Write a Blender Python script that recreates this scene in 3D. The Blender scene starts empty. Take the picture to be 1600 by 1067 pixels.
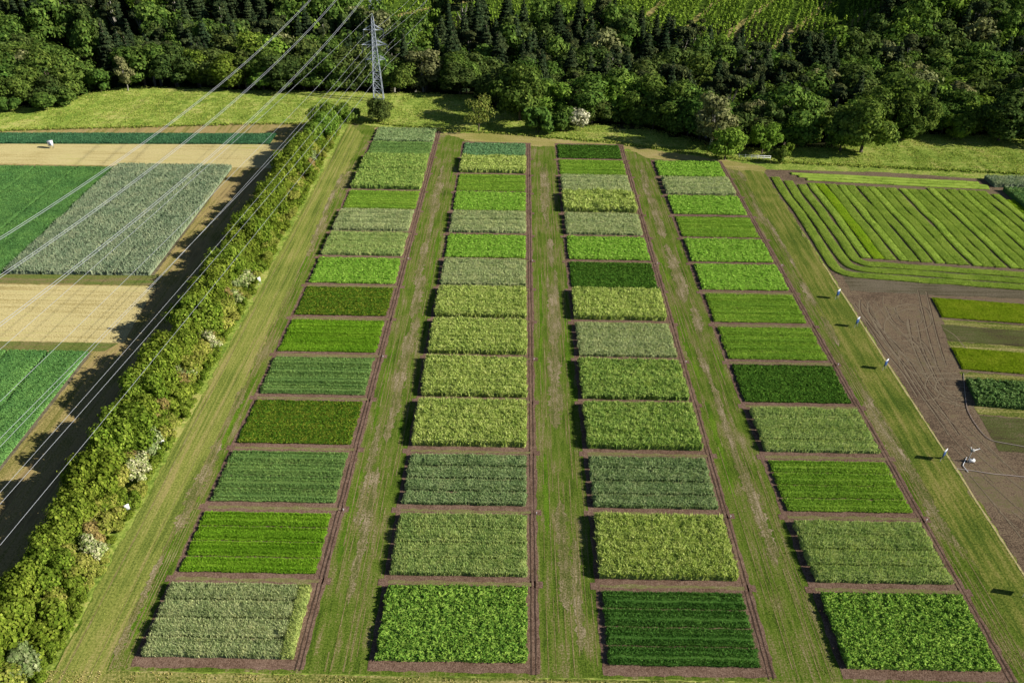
import bpy, math, random
import numpy as np
from mathutils import Vector, Matrix

# ---------------------------------------------------------------- camera
SC = bpy.context.scene
COL = SC.collection
CAM_H = 78.0
F_PX = 1244.0
PITCH = math.atan(849.6 / F_PX)
ROLL = math.atan(0.0177)
cd = bpy.data.cameras.new("camera")
cam = bpy.data.objects.new("camera", cd)
COL.objects.link(cam)
cd.sensor_width = 36.0
cd.lens = F_PX / 1600.0 * 36.0
cd.clip_start = 1.0
cd.clip_end = 3000.0
_F = Vector((0, math.cos(PITCH), -math.sin(PITCH)))
_U = Vector((0, math.sin(PITCH), math.cos(PITCH)))
_R = Vector((1, 0, 0))
cr, sr = math.cos(ROLL), math.sin(ROLL)
_Rc = _R * cr + _U * sr      # camera right, rolled
_Uc = _U * cr - _R * sr
m = Matrix((( _Rc.x, _Uc.x, -_F.x), (_Rc.y, _Uc.y, -_F.y), (_Rc.z, _Uc.z, -_F.z))).to_4x4()
m.translation = Vector((0, 0, CAM_H))
cam.matrix_world = m
SC.camera = cam

# ---------------------------------------------------------------- sky, sun, exposure
SUN = Vector((3.1, -0.62, 1.78)).normalized()
w = bpy.data.worlds.new("World")
SC.world = w
w.use_nodes = True
nt = w.node_tree
bg = nt.nodes["Background"]
sky = nt.nodes.new("ShaderNodeTexSky")
sky.sky_type = 'NISHITA'
sky.sun_disc = False
sky.sun_elevation = math.asin(SUN.z)
sky.sun_rotation = math.atan2(SUN.x, SUN.y)
sky.dust_density = 0.3
sky.air_density = 0.7
nt.links.new(sky.outputs[0], bg.inputs[0])
bg.inputs[1].default_value = 0.055
sl = bpy.data.lights.new("sun", 'SUN')
sl.energy = 5.0
sl.angle = math.radians(0.55)
sl.color = (1.0, 0.945, 0.835)
so = bpy.data.objects.new("sun", sl)
COL.objects.link(so)
so.rotation_euler = (-SUN).to_track_quat('-Z', 'Y').to_euler()
so.location = (200, -40, 150)
SC.view_settings.view_transform = 'Standard'
SC.view_settings.look = 'None'
SC.view_settings.gamma = 1.0
SC.view_settings.exposure = 0.55
SC.cycles.max_bounces = 4
SC.cycles.diffuse_bounces = 2
SC.cycles.transmission_bounces = 2
SC.cycles.transparent_max_bounces = 4

# ---------------------------------------------------------------- maths helpers
def px_ray(px, py):
    dx, dy = px - 800.0, py - 533.5
    a = dx * cr + dy * sr
    b = dx * sr - dy * cr
    return Vector((a / F_PX, _F.y + b / F_PX * _U.y, _F.z + b / F_PX * _U.z))

def at(px, py, z=0.0):
    d = px_ray(px, py)
    t = (z - CAM_H) / d.z
    return d.x * t, d.y * t

def project(x, y, z):
    vy, vz = y, z - CAM_H
    Fd = vy * _F.y + vz * _F.z
    Ud = vy * _U.y + vz * _U.z
    a, b = F_PX * x / Fd, F_PX * Ud / Fd
    return 800 + a * cr + b * sr, 533.5 + a * sr - b * cr

def smooth(t):
    t = np.clip(t, 0, 1)
    return t * t * (3 - 2 * t)

def hash2(ix, iy, seed):
    n = (ix.astype(np.int64) * 374761393 + iy.astype(np.int64) * 668265263 + seed * 974711) & 0x7fffffff
    n = ((n ^ (n >> 13)) * 1274126177) & 0x7fffffff
    return ((n ^ (n >> 16)) & 0xffff) / 65535.0

def vnoise(x, y, seed=0):
    x = np.asarray(x, float); y = np.asarray(y, float)
    ix, iy = np.floor(x), np.floor(y)
    fx, fy = smooth(x - ix), smooth(y - iy)
    a = hash2(ix, iy, seed); b = hash2(ix + 1, iy, seed)
    c = hash2(ix, iy + 1, seed); d = hash2(ix + 1, iy + 1, seed)
    return (a * (1 - fx) + b * fx) * (1 - fy) + (c * (1 - fx) + d * fx) * fy

FE_X = [-260, -151, -141, -136, -131, -122, -41, -14, -9, 6, 14, 23, 35, 50, 57, 71, 86, 99, 111, 144, 260]
FE_Y = [224, 228, 230.5, 236, 246, 250, 248.5, 250, 238, 226, 223, 222, 221, 212, 204, 206, 208, 216, 220, 219, 212]
def forest_edge(x):
    return np.interp(x, FE_X, FE_Y)

def terrain(x, y):
    x = np.asarray(x, float); y = np.asarray(y, float)
    e = np.interp(x, FE_X, FE_Y)
    z = -9.0 * smooth((y - e - 2.5) / 30.0) + 9.0 * smooth((y - 282.0) / 50.0)
    z = z + 13.0 * smooth((y - 285.0) / 120.0)
    z = z + 0.5 * (vnoise(x / 18.0, y / 18.0, 5) - .5) * smooth((y - 222) / 20.0)
    return z

def at_terrain(px, py):
    z = 0.0
    for _ in range(25):
        x, y = at(px, py, z)
        z = 0.5 * z + 0.5 * float(terrain(x, y))
    return x, y, float(terrain(x, y))

# ---------------------------------------------------------------- mesh helpers
def np_mesh(name, V, Fc, mat=None, mat_idx=None, smooth_shade=False):
    """V (n,3), Fc (m,k) one polygon size."""
    V = np.asarray(V, np.float32); Fc = np.asarray(Fc, np.int32)
    me = bpy.data.meshes.new(name)
    me.vertices.add(len(V)); me.vertices.foreach_set("co", V.ravel())
    k = Fc.shape[1]
    me.loops.add(Fc.size); me.loops.foreach_set("vertex_index", Fc.ravel())
    me.polygons.add(len(Fc))
    me.polygons.foreach_set("loop_start", np.arange(0, Fc.size, k, dtype=np.int32))
    me.polygons.foreach_set("loop_total", np.full(len(Fc), k, np.int32))
    if smooth_shade:
        me.polygons.foreach_set("use_smooth", np.ones(len(Fc), bool))
    me.update(calc_edges=True)
    for mm in (mat if isinstance(mat, (list, tuple)) else [mat]):
        if mm: me.materials.append(mm)
    if mat_idx is not None:
        me.polygons.foreach_set("material_index", np.asarray(mat_idx, np.int32))
    return me

class MB:
    """collects quads (tri = repeated last vertex not used) as one mesh"""
    def __init__(s): s.v = []; s.f = []
    def add(s, V, Fc):
        o = sum(len(a) for a in s.v)
        s.v.append(np.asarray(V, float)); s.f.append(np.asarray(Fc, int) + o)
        return s
    def box(s, c, d, R=None):
        c = np.array(c, float); h = np.array(d, float) / 2
        P = np.array([[i, j, k] for i in (-1, 1) for j in (-1, 1) for k in (-1, 1)]) * h
        if R is not None: P = P @ np.array(R).T
        return s.add(P + c, [[0,1,3,2],[4,6,7,5],[0,4,5,1],[2,3,7,6],[0,2,6,4],[1,5,7,3]])
    def tube(s, pts, rad, n=6, cap=True):
        pts = np.asarray(pts, float); N = len(pts)
        rad = np.full(N, rad) if np.isscalar(rad) else np.asarray(rad, float)
        T = np.gradient(pts, axis=0); T /= np.linalg.norm(T, axis=1)[:, None] + 1e-9
        ref = np.array([0, 0, 1.0]) if abs(T[0][2]) < .9 else np.array([1.0, 0, 0])
        A = np.cross(T, ref); A /= np.linalg.norm(A, axis=1)[:, None] + 1e-9
        B = np.cross(T, A)
        th = np.arange(n) * 2 * np.pi / n
        V = pts[:, None, :] + rad[:, None, None] * (np.cos(th)[None, :, None] * A[:, None, :] + np.sin(th)[None, :, None] * B[:, None, :])
        V = V.reshape(-1, 3)
        Fq = []
        for i in range(N - 1):
            for j in range(n):
                j2 = (j + 1) % n
                Fq.append([i*n+j, i*n+j2, (i+1)*n+j2, (i+1)*n+j])
        if cap and n == 4:
            Fq.append([0, 1, 2, 3]); Fq.append([(N-1)*n+3, (N-1)*n+2, (N-1)*n+1, (N-1)*n])
        if cap and n == 6:
            for b in (0, (N-1)*n):
                Fq.append([b, b+1, b+2, b+3]); Fq.append([b, b+3, b+4, b+5])
        return s.add(V, Fq)
    def mesh(s, name, mat, sm=False):
        return np_mesh(name, np.concatenate(s.v), np.concatenate(s.f), mat, smooth_shade=sm)

def link(name, me, parent=None, loc=None):
    o = bpy.data.objects.new(name, me)
    COL.objects.link(o)
    if parent: o.parent = parent
    if loc is not None: o.location = loc
    return o

def tag(o, label=None, cat=None, group=None, kind=None):
    if label: o["label"] = label
    if cat: o["category"] = cat
    if group: o["group"] = group
    if kind: o["kind"] = kind
    return o

def thing(name, loc, label, cat, group=None, rz=0, sc=1.0):
    o = bpy.data.objects.new(name, None)
    COL.objects.link(o)
    o.location = loc; o.rotation_euler = (0, 0, rz); o.scale = (sc, sc, sc)
    o.empty_display_size = .5
    return tag(o, label, cat, group)

# ---------------------------------------------------------------- materials
def srgb(r, g, b):
    f = lambda c: (c/255/12.92 if c/255 <= .04045 else ((c/255+.055)/1.055)**2.4)
    return (f(r), f(g), f(b), 1)

class NB:
    def __init__(s, name):
        s.m = bpy.data.materials.new(name); s.m.use_nodes = True
        s.nt = s.m.node_tree; s.nt.nodes.clear()
        s.out = s.nt.nodes.new("ShaderNodeOutputMaterial")
    def n(s, t, **kw):
        nd = s.nt.nodes.new("ShaderNode" + t)
        for k, v in kw.items(): setattr(nd, k, v)
        return nd
    def l(s, a, b): s.nt.links.new(a, b)
    def coord(s, scale=(1, 1, 1), rot=0, kind="pos"):
        g = s.n("NewGeometry").outputs["Position"] if kind == "pos" else s.n("TexCoord").outputs["Object"]
        mp = s.n("Mapping"); mp.inputs["Scale"].default_value = scale
        mp.inputs["Rotation"].default_value = (0, 0, rot)
        s.l(g, mp.inputs[0]); return mp.outputs[0]
    def noise(s, vec, scale=1, detail=3, rough=.55, dist=0):
        nd = s.n("TexNoise"); nd.inputs["Scale"].default_value = scale
        nd.inputs["Detail"].default_value = detail; nd.inputs["Roughness"].default_value = rough
        nd.inputs["Distortion"].default_value = dist
        s.l(vec, nd.inputs["Vector"]); return nd.outputs["Fac"]
    def ramp(s, fac, stops):
        r = s.n("ValToRGB")
        e = r.color_ramp.elements
        while len(e) < len(stops): e.new(.5)
        for i, (p, c) in enumerate(stops):
            e[i].position = p; e[i].color = c if len(c) == 4 else (*c, 1)
        s.l(fac, r.inputs[0]); return r.outputs[0]
    def mixc(s, fac, a, b, mode='MIX'):
        mx = s.n("MixRGB", blend_type=mode)
        for v, i in ((fac, 0), (a, 1), (b, 2)):
            if hasattr(v, "is_linked") or hasattr(v, "links"): s.l(v, mx.inputs[i])
            else: mx.inputs[i].default_value = v
        return mx.outputs[0]
    def maprange(s, v, a, b, c, d):
        mr = s.n("MapRange"); s.l(v, mr.inputs[0])
        for i, x in enumerate((a, b, c, d)): mr.inputs[i+1].default_value = x
        return mr.outputs[0]
    def scalec(s, col, val):
        vm = s.n("VectorMath", operation='SCALE'); s.l(col, vm.inputs[0]); s.l(val, vm.inputs["Scale"]); return vm.outputs[0]

def plant_mat(name, cols, trans=0.3, jit=.4, isl=.35, patch_scale=.35, obj_var=0.0, rowdir=None, weights=None, gloss=0.0, upn=0.0):
    """leafy matter: cols = list of natural tints picked by noise + per-leaf random"""
    b = NB(name)
    geo = b.n("NewGeometry")
    rnd = geo.outputs["Random Per Island"]
    sc = (1, 1, .3)
    if rowdir == 'x': sc = (.12, 1.6, .1)
    nz = b.noise(b.coord(sc), patch_scale, 4, .65)
    mix = b.n("Math", operation='MULTIPLY_ADD')
    b.l(rnd, mix.inputs[0]); mix.inputs[1].default_value = isl
    nzs = b.maprange(nz, .28, .72, 0, 1 - isl)
    b.l(nzs, mix.inputs[2])
    n = len(cols)
    stops = [((i + .5) / n, c) for i, c in enumerate(cols)]
    c = b.ramp(mix.outputs[0], stops)
    # brightness jitter per leaf
    wn = b.n("TexWhiteNoise", noise_dimensions='1D'); b.l(rnd, wn.inputs["W"])
    c = b.scalec(c, b.maprange(wn.outputs["Value"], 0, 1, 1 - jit, 1 + jit))
    if obj_var > 0:
        oi = b.n("ObjectInfo")
        hs = b.n("HueSaturation")
        b.l(b.maprange(oi.outputs["Random"], 0, 1, .5 - .010 * obj_var, .5 + .022 * obj_var), hs.inputs["Hue"])
        w2 = b.n("TexWhiteNoise", noise_dimensions='1D'); b.l(oi.outputs["Random"], w2.inputs["W"])
        b.l(b.maprange(w2.outputs["Value"], 0, 1, 1 - .24 * obj_var, 1 + .22 * obj_var), hs.inputs["Value"])
        b.l(c, hs.inputs["Color"]); c = hs.outputs[0]
    d = b.n("BsdfDiffuse"); t = b.n("BsdfTranslucent")
    b.l(c, d.inputs[0])
    if upn > 0:   # canopy matter scatters light as a soft mass rather than as flat cards
        v1 = b.n("VectorMath", operation='SCALE'); b.l(geo.outputs["Normal"], v1.inputs[0]); v1.inputs["Scale"].default_value = 1 - upn
        v2 = b.n("VectorMath", operation='ADD'); b.l(v1.outputs[0], v2.inputs[0]); v2.inputs[1].default_value = (0, 0, upn)
        v3 = b.n("VectorMath", operation='NORMALIZE'); b.l(v2.outputs[0], v3.inputs[0]); b.l(v3.outputs[0], d.inputs["Normal"])
    tc = b.mixc(1.0, c, (1.1, 1.15, .75, 1), 'MULTIPLY')
    b.l(tc, t.inputs[0])
    mx = b.n("MixShader"); mx.inputs[0].default_value = trans
    b.l(d.outputs[0], mx.inputs[1]); b.l(t.outputs[0], mx.inputs[2])
    o = mx.outputs[0]
    if gloss > 0:
        g = b.n("BsdfGlossy"); g.inputs["Roughness"].default_value = .45; g.inputs[0].default_value = (1, 1, 1, 1)
        m2 = b.n("MixShader"); m2.inputs[0].default_value = gloss
        b.l(o, m2.inputs[1]); b.l(g.outputs[0], m2.inputs[2]); o = m2.outputs[0]
    b.l(o, b.out.inputs[0])
    return b.m

def ground_mat(name, cols, stretch=(1, 1), big=.12, streak=1.5, fine=6.0, bump=.6, con=(.3, .7), rot=0, fine_amt=.5, streak_amt=.6, bdist=.06):
    b = NB(name)
    n1 = b.noise(b.coord((1, 1, 1)), big, 4, .6)
    n2 = b.noise(b.coord((stretch[0], stretch[1], 1), rot), streak, 4, .65, .2)
    n3 = b.noise(b.coord((1, 1, 1)), fine, 3, .7)
    a = b.n("Math", operation='MULTIPLY_ADD'); b.l(n2, a.inputs[0]); a.inputs[1].default_value = streak_amt
    s1 = b.n("Math", operation='MULTIPLY'); b.l(n1, s1.inputs[0]); s1.inputs[1].default_value = 1 - streak_amt
    b.l(s1.outputs[0], a.inputs[2])
    a2 = b.n("Math", operation='MULTIPLY_ADD')
    n3c = b.maprange(n3, 0, 1, -.5, .5); b.l(n3c, a2.inputs[0]); a2.inputs[1].default_value = fine_amt
    b.l(a.outputs[0], a2.inputs[2])
    fac = b.maprange(a2.outputs[0], con[0], con[1], 0, 1)
    n = len(cols)
    c = b.ramp(fac, [((i + .5) / n, k) for i, k in enumerate(cols)])
    c = b.scalec(c, b.maprange(n3, .25, .75, .62, 1.38))
    d = b.n("BsdfDiffuse"); b.l(c, d.inputs[0]); d.inputs[1].default_value = .3
    bp = b.n("Bump"); bp.inputs["Strength"].default_value = bump; bp.inputs["Distance"].default_value = bdist
    sm = b.n("Math", operation='ADD'); b.l(n2, sm.inputs[0]); b.l(n3, sm.inputs[1])
    b.l(sm.outputs[0], bp.inputs["Height"]); b.l(bp.outputs[0], d.inputs["Normal"])
    b.l(d.outputs[0], b.out.inputs[0])
    return b.m

def flat_mat(name, col, rough=.5, metal=0.0, var=.15, scale=3):
    b = NB(name)
    p = b.n("BsdfPrincipled")
    n = b.noise(b.coord(kind="obj"), scale, 3)
    c = b.mixc(0.0, col, col)
    vm = b.scalec(c, b.maprange(n, .3, .7, 1 - var, 1 + var))
    b.l(vm, p.inputs["Base Color"]); p.inputs["Roughness"].default_value = rough; p.inputs["Metallic"].default_value = metal
    b.l(p.outputs[0], b.out.inputs[0])
    return b.m

def A(r, g, b, k=.8):
    c = srgb(r, g, b); return (c[0]*k, c[1]*k, c[2]*k, 1)

M = {}
M['lane'] = ground_mat("lane_grass", [A(76,96,36,.74), A(94,118,40,.74), A(112,132,50,.74), A(130,126,76,.76), A(156,144,110,.78)], (1, .07), .16, 1.5, 5.0, .5, (.33, .69), fine_amt=.5, streak_amt=.6)
M['marginL'] = ground_mat("margin_grass_pale", [A(100,116,50,.74), A(126,138,64,.76), A(148,154,76,.76), A(166,156,98,.76)], (1, .02), .12, 1.6, 4.0, .5, (.33, .66), fine_amt=.3, streak_amt=.75)
M['marginR'] = ground_mat("margin_grass_olive", [A(84,106,42,.7), A(106,124,50,.72), A(130,138,62,.74), A(154,148,84,.76)], (1, .05), .12, 1.3, 4.0, .5, (.33, .66), fine_amt=.4, streak_amt=.6)
M['worn'] = ground_mat("worn_lane_grass", [A(98,110,52,.74), A(124,122,74,.76), A(148,136,104,.78), A(174,158,130,.8)], (1, .12), .22, 1.8, 5.0, .6, (.34, .68), fine_amt=.6, streak_amt=.5)
M['lush'] = ground_mat("lush_lane_grass", [A(78,110,32,.74), A(98,132,36,.74), A(120,148,48,.76)], (1, .1), .2, 1.8, 5.0, .6, (.34, .68), fine_amt=.5, streak_amt=.5)
M['wheel'] = ground_mat("faint_wheel_line", [A(110,112,56), A(138,130,82), A(158,146,106)], (1, 1), .3, 2, 6.0, .6)
M['soil'] = ground_mat("reddish_soil", [A(104,82,68), A(128,104,90), A(146,122,106)], (1, 1), .4, 2.5, 7.0, .7, (.3, .7), fine_amt=.6)
M['soilweed'] = ground_mat("weedy_soil", [A(126,108,84), A(134,124,88), A(124,128,74), A(150,132,108)], (.4, 1), .5, 2.5, 6.0, .7, (.32, .68), fine_amt=.6)
M['straw'] = ground_mat("straw_stubble", [A(168,152,100), A(192,178,124), A(206,192,140), A(178,172,104)], (.03, 1), .06, 1.1, 4.0, .5, (.33, .67), fine_amt=.45, streak_amt=.6)
M['straw2'] = ground_mat("green_stubble", [A(88,104,42,.78), A(116,126,58,.78), A(148,146,82,.8), A(178,166,112,.8)], (.04, 1), .1, 1.2, 3.5, .7, (.34, .66), fine_amt=.5, streak_amt=.65)
M['tanhead'] = ground_mat("mown_tan_grass", [A(148,146,78), A(168,158,96), A(186,168,118)], (.1, 1), .09, .8, 4.0, .4, (.33, .67), fine_amt=.4, streak_amt=.4)
M['mow'] = ground_mat("mown_strip", [A(92,112,52), A(112,120,62), A(136,118,88)], (.06, 1), .08, 1.0, 4.0, .4, (.33, .67), fine_amt=.4, streak_amt=.5)
M['track'] = ground_mat("farm_track_grass", [A(120,118,62), A(150,140,84), A(174,154,106), A(140,124,84)], (1, .03), .10, 1.0, 4.0, .5, (.33, .67), fine_amt=.4, streak_amt=.6)
M['brown'] = ground_mat("brown_seedbed", [A(98,84,70), A(122,104,86), A(142,124,102), A(116,112,76)], (.6, 1), .07, 1.6, 5.0, .8, (.34, .68), fine_amt=.6, streak_amt=.4)
M['brown2'] = ground_mat("brown_tilled", [A(92,86,66), A(112,104,84), A(128,118,100)], (.05, 1), .09, 1.4, 5.0, .7, (.33, .67), fine_amt=.5, streak_amt=.5)
M['seedl'] = ground_mat("seedling_rows", [A(84,78,58), A(98,94,62), A(92,104,54), A(116,106,80)], (.06, 1), .12, 1.6, 5.0, .7, (.33,.67), fine_amt=.6, streak_amt=.5)
M['tread'] = ground_mat("tyre_tread_soil", [A(128,114,96), A(148,134,110), A(136,122,104)], (1, 1), .3, 2, 6.0, .6)
M['ruts'] = ground_mat("dark_rut_soil", [A(72,60,52), A(92,76,66)], (1, 1), .3, 2, 6.0, .6)
M['meadow'] = ground_mat("meadow_grass", [A(98,122,48,.95), A(124,144,60,.95), A(146,162,74,.95), A(168,166,96,.95)], (.5, 1), .09, .5, 2.0, .8, (.34, .66), fine_amt=.5, streak_amt=.5)
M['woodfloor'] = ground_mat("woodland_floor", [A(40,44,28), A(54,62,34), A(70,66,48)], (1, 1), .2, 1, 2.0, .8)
M['mgreen'] = ground_mat("darker_meadow_grass", [A(54,78,28), A(76,100,36), A(100,122,48)], (.5, 1), .09, .5, 2.0, .8, (.34, .66), fine_amt=.5, streak_amt=.5)  # darker, greener variant of the meadow colours for the far slope

# ---------------------------------------------------------------- ground sheets
def sheet(name, pts, z, mat, jit=.10, step=.8, seed=1, kind='structure', label=None):
    rng = np.random.default_rng(seed)
    P = []
    n = len(pts)
    for i in range(n):
        a = np.array(pts[i], float); b = np.array(pts[(i+1) % n], float)
        L = np.linalg.norm(b - a); k = max(1, int(L / step))
        nrm = np.array([-(b-a)[1], (b-a)[0]]) / (L + 1e-9)
        for j in range(k):
            t = j / k
            p = a + (b - a) * t
            if j > 0:
                p = p + nrm * (jit * rng.uniform(-1, 1) + jit * 1.5 * (float(vnoise(p[0] / 4, p[1] / 4, seed)) - .5))
            P.append(p)
    me = bpy.data.meshes.new(name)
    me.from_pydata([(p[0], p[1], 0) for p in P], [], [list(range(len(P)))])
    me.update()
    if me.polygons[0].normal.z < 0: me.flip_normals()
    me.materials.append(mat)
    o = link(name, me, loc=(0, 0, z))
    o["kind"] = kind
    return o

def grid_terrain():
    xs = np.concatenate([np.arange(-520, -200, 20), np.arange(-200, 220, 3.0), np.arange(220, 521, 20)])
    ys = np.concatenate([np.arange(-80, 196, 12), np.arange(196, 450, 3.0), np.arange(450, 1001, 25)])
    X, Y = np.meshgrid(xs, ys, indexing='ij')
    Z = terrain(X, Y)
    V = np.stack([X, Y, Z], -1).reshape(-1, 3)
    ny = len(ys)
    i, j = np.meshgrid(np.arange(len(xs)-1), np.arange(ny-1), indexing='ij')
    a = (i * ny + j).ravel()
    Fc = np.stack([a, a + ny, a + ny + 1, a + 1], 1)
    cx = V[Fc].mean(1)
    e = forest_edge(cx[:, 0])
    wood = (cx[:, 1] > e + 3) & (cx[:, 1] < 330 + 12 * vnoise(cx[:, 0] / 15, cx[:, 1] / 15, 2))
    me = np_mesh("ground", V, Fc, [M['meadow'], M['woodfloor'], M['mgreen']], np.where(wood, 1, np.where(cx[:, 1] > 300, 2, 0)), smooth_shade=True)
    o = link("ground", me); o["kind"] = "structure"
grid_terrain()

X0 = [(-39.8, -38.9), (-14.3, -13.8), (11.2, 11.4), (37.1, 36.1)]
WID = [16.5, 16.5, 16.6, 16.7]
FR = [51.9, 63.5, 75.2, 86.8, 98.4, 110.0, 121.5, 133.0, 144.3, 155.5, 166.8, 177.7, 188.8, 199.7, 210.0]
DEPTH = 9.9
def colx(c, y):
    t = (y - 52) / 158.0
    return X0[c][0] * (1 - t) + X0[c][1] * t
NR = [15, 14, 14, 13]

sheet("grass_field", [(-48.6, 50.3), (63.4, 50.3), (63.4, 190), (58, 200), (-22, 216), (-47.5, 224)], .01, M['lane'], seed=2)
sheet("field_margin", [(-48.5, 44), (-43.2, 44), (-42.4, 130), (-42.2, 214), (-48.0, 224)], .02, M['marginL'], seed=3, jit=.3)
sheet("field_margin.001", [(58.2, 44), (63.5, 44), (63.5, 194), (57.4, 196), (56.6, 130)], .02, M['marginR'], seed=4, jit=.5)
hd = [at(585, 200), at(690, 207), at(780, 209), at(960, 226), at(1120, 249), at(1192, 261), at(1198, 270), at(1150, 266), at(1010, 247), at(980, 233), at(760, 227), at(705, 213), at(640, 206), at(585, 204)]
sheet("mown_headland", hd, .025, M['tanhead'], seed=5, jit=.5)
sheet("stubble_field", [(-62, 20), (90, 20), (90, 50.2), (-48.6, 50.2)], .015, M['straw2'], seed=6)
for c in range(4):
    yt = FR[NR[c]-1] + DEPTH + 1.0
    sheet("soil_bed" + ("" if c == 0 else ".%03d" % c), [(colx(c, 50) - .7, 50.75), (colx(c, 50) + WID[c] + 1.45, 50.75), (colx(c, 210) + WID[c] + 1.45, yt), (colx(c, 210) - .7, yt)], .03, M['soil'], seed=10 + c, jit=.12)
    # side spurs of soil poking into the lanes at each cross path
# cross paths: soil verge with a weedy middle
k = 0
for c in range(4):
    for r in range(1, NR[c]):
        y1 = FR[r]; x = colx(c, y1)
        sheet("cross_path" + ("" if k == 0 else ".%03d" % k), [(x - 1.3, y1 - 1.5), (x + WID[c] + 2.0, y1 - 1.5), (x + WID[c] + 2.0, y1 - .5), (x - 1.3, y1 - .5)], .04, M['soil'], seed=100 + k, jit=.12)
        if r < 9 or (r + c) % 3 == 0:
            sheet("weedy_path_middle" + ("" if k == 0 else ".%03d" % k), [(x - .1, y1 - 1.25), (x + WID[c] + .6, y1 - 1.25), (x + WID[c] + .6, y1 - .72), (x - .1, y1 - .72)], .048, M['soilweed'], seed=300 + k, jit=.14)
        k += 1
# ridged wheel ruts on the soil strip to the right of each column
for c in range(4):
    for j, dx in enumerate((.45, .95)):
        yt = FR[NR[c]-1] + DEPTH
        sheet("soil_rut" + ("" if c + j == 0 else ".%03d" % (c * 2 + j)), [(colx(c, 50) + WID[c] + dx, 50.6), (colx(c, 50) + WID[c] + dx + .16, 50.6), (colx(c, 210) + WID[c] + dx + .16, yt), (colx(c, 210) + WID[c] + dx, yt)], .04, M['ruts'], seed=60 + c * 2 + j, jit=.05)

# wheel lines in the lanes: narrow worn ribbons
rng = np.random.default_rng(77)
lane_lines = []
def ribbon_mesh(paths):
    V = []; Fc = []; o = 0
    for pts, wd in paths:
        pts = np.asarray(pts, float)
        T = np.gradient(pts, axis=0); T /= np.linalg.norm(T, axis=1)[:, None] + 1e-9
        N = np.stack([-T[:, 1], T[:, 0]], 1)
        zi = len(V) * .00004
        wv = wd * (.55 + .9 * vnoise(pts[:, 0] * 1.1 + 7 * wd, pts[:, 1] * 1.1, 3))[:, None] / 2
        a = pts + N * wv; b = pts - N * wv
        n = len(pts)
        V.append(np.concatenate([np.c_[a, np.full(n, zi)], np.c_[b, np.full(n, zi)]]))
        i = np.arange(n - 1)
        Fc.append(np.stack([i + o, i + n + o, i + n + 1 + o, i + 1 + o], 1)); o += 2 * n
    return np.concatenate(V), np.concatenate(Fc)
for (xa, xb) in ((-21.4, -15.4), (4.2, 10.2), (30.0, 35.9), (54.9, 58.0), (-43.2, -40.9)):
    for f in (.08, .2, .3, .42, .55, .66, .74, .84, .93):
        if xb - xa < 4 and f in (.12, .74): continue
        ys = np.arange(50.6, 196, .6)
        x = xa + (xb - xa) * f + .5 * (vnoise(ys / 22, ys * 0 + f * 31 + xa, 4) - .5)
        x = x + (-.6 if xa > 25 else .3) * (ys - 50) / 150
        # broken up: keep stretches
        keep = vnoise(ys / 7, ys * 0 + 9 * f + xa, 8) > .42
        seg = []
        for q in range(len(ys)):
            if keep[q]: seg.append((x[q], ys[q]))
            else:
                if len(seg) > 4: lane_lines.append((seg, rng.uniform(.08, .16)))
                seg = []
        if len(seg) > 4: lane_lines.append((seg, rng.uniform(.08, .16)))
for xm in (-47.4, -44.6):
    ys = np.arange(46, 214, .7)
    lane_lines.append((np.c_[xm + .35 * vnoise(ys / 15, ys * 0 + xm, 4), ys], rng.uniform(.08, .16)))
ys = np.arange(46, 214, .7)
V, Fc = ribbon_mesh(lane_lines)
o = link("wheel_lines", np_mesh("wheel_lines", V, Fc, M['wheel']), loc=(0, 0, .022)); o["kind"] = "structure"

# worn brown middles and lush green flanks of the lanes, as ragged patches
pw = []; pl = []
for (xa, xb) in ((-21.4, -15.4), (4.2, 10.2), (30.0, 35.9), (54.9, 58.6), (-42.9, -40.9)):
    for q in range(26 if xb - xa > 4 else 16):
        y0 = rng.uniform(51, 190); L = rng.uniform(5, 26)
        dxs = (-.6 if xa > 25 else .3) * (y0 - 50) / 150
        mid = rng.random() < .62
        x = (xa + xb) / 2 + rng.normal(0, .55) if mid else rng.choice([xa + .7, xb - .8]) + rng.normal(0, .15)
        ys = np.arange(y0, min(y0 + L, 194), .35)
        if len(ys) < 8: continue
        wv = (rng.uniform(.7, 1.7) if mid else rng.uniform(.5, .9))
        xs = x + dxs + .25 * (vnoise(ys / 6, ys * 0 + q, 4) - .5)
        (pw if mid else pl).append((np.c_[xs, ys], wv))
def ragged(paths, seed):
    V = []; Fc = []; o = 0
    rg = np.random.default_rng(seed)
    for pts, wd in paths:
        n = len(pts); e = np.minimum(np.arange(n), np.arange(n)[::-1]) / 6.0
        e = smooth(e)
        a = pts.copy(); b = pts.copy()
        a[:, 0] += wd / 2 * e * rg.uniform(.45, 1.4, n); b[:, 0] -= wd / 2 * e * rg.uniform(.45, 1.4, n)
        V.append(np.concatenate([np.c_[a, np.zeros(n)], np.c_[b, np.zeros(n)]]))
        i = np.arange(n - 1)
        Fc.append(np.stack([i + o, i + n + o, i + n + 1 + o, i + 1 + o], 1)); o += 2 * n
    V = np.concatenate(V); 
    return V, np.concatenate(Fc)
for nm_, pp, mt_, zz_ in (("worn_grass", pw, 'worn', .016), ("lush_grass", pl, 'lush', .013)):
    V, Fc = ragged(pp, 3)
    per = np.repeat(np.arange(len(pp)), [2 * len(p[0]) for p in pp])
    V[:, 2] = per * .0001
    o = link(nm_, np_mesh(nm_, V, Fc, M[mt_]), loc=(0, 0, zz_)); o["kind"] = "structure"

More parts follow.
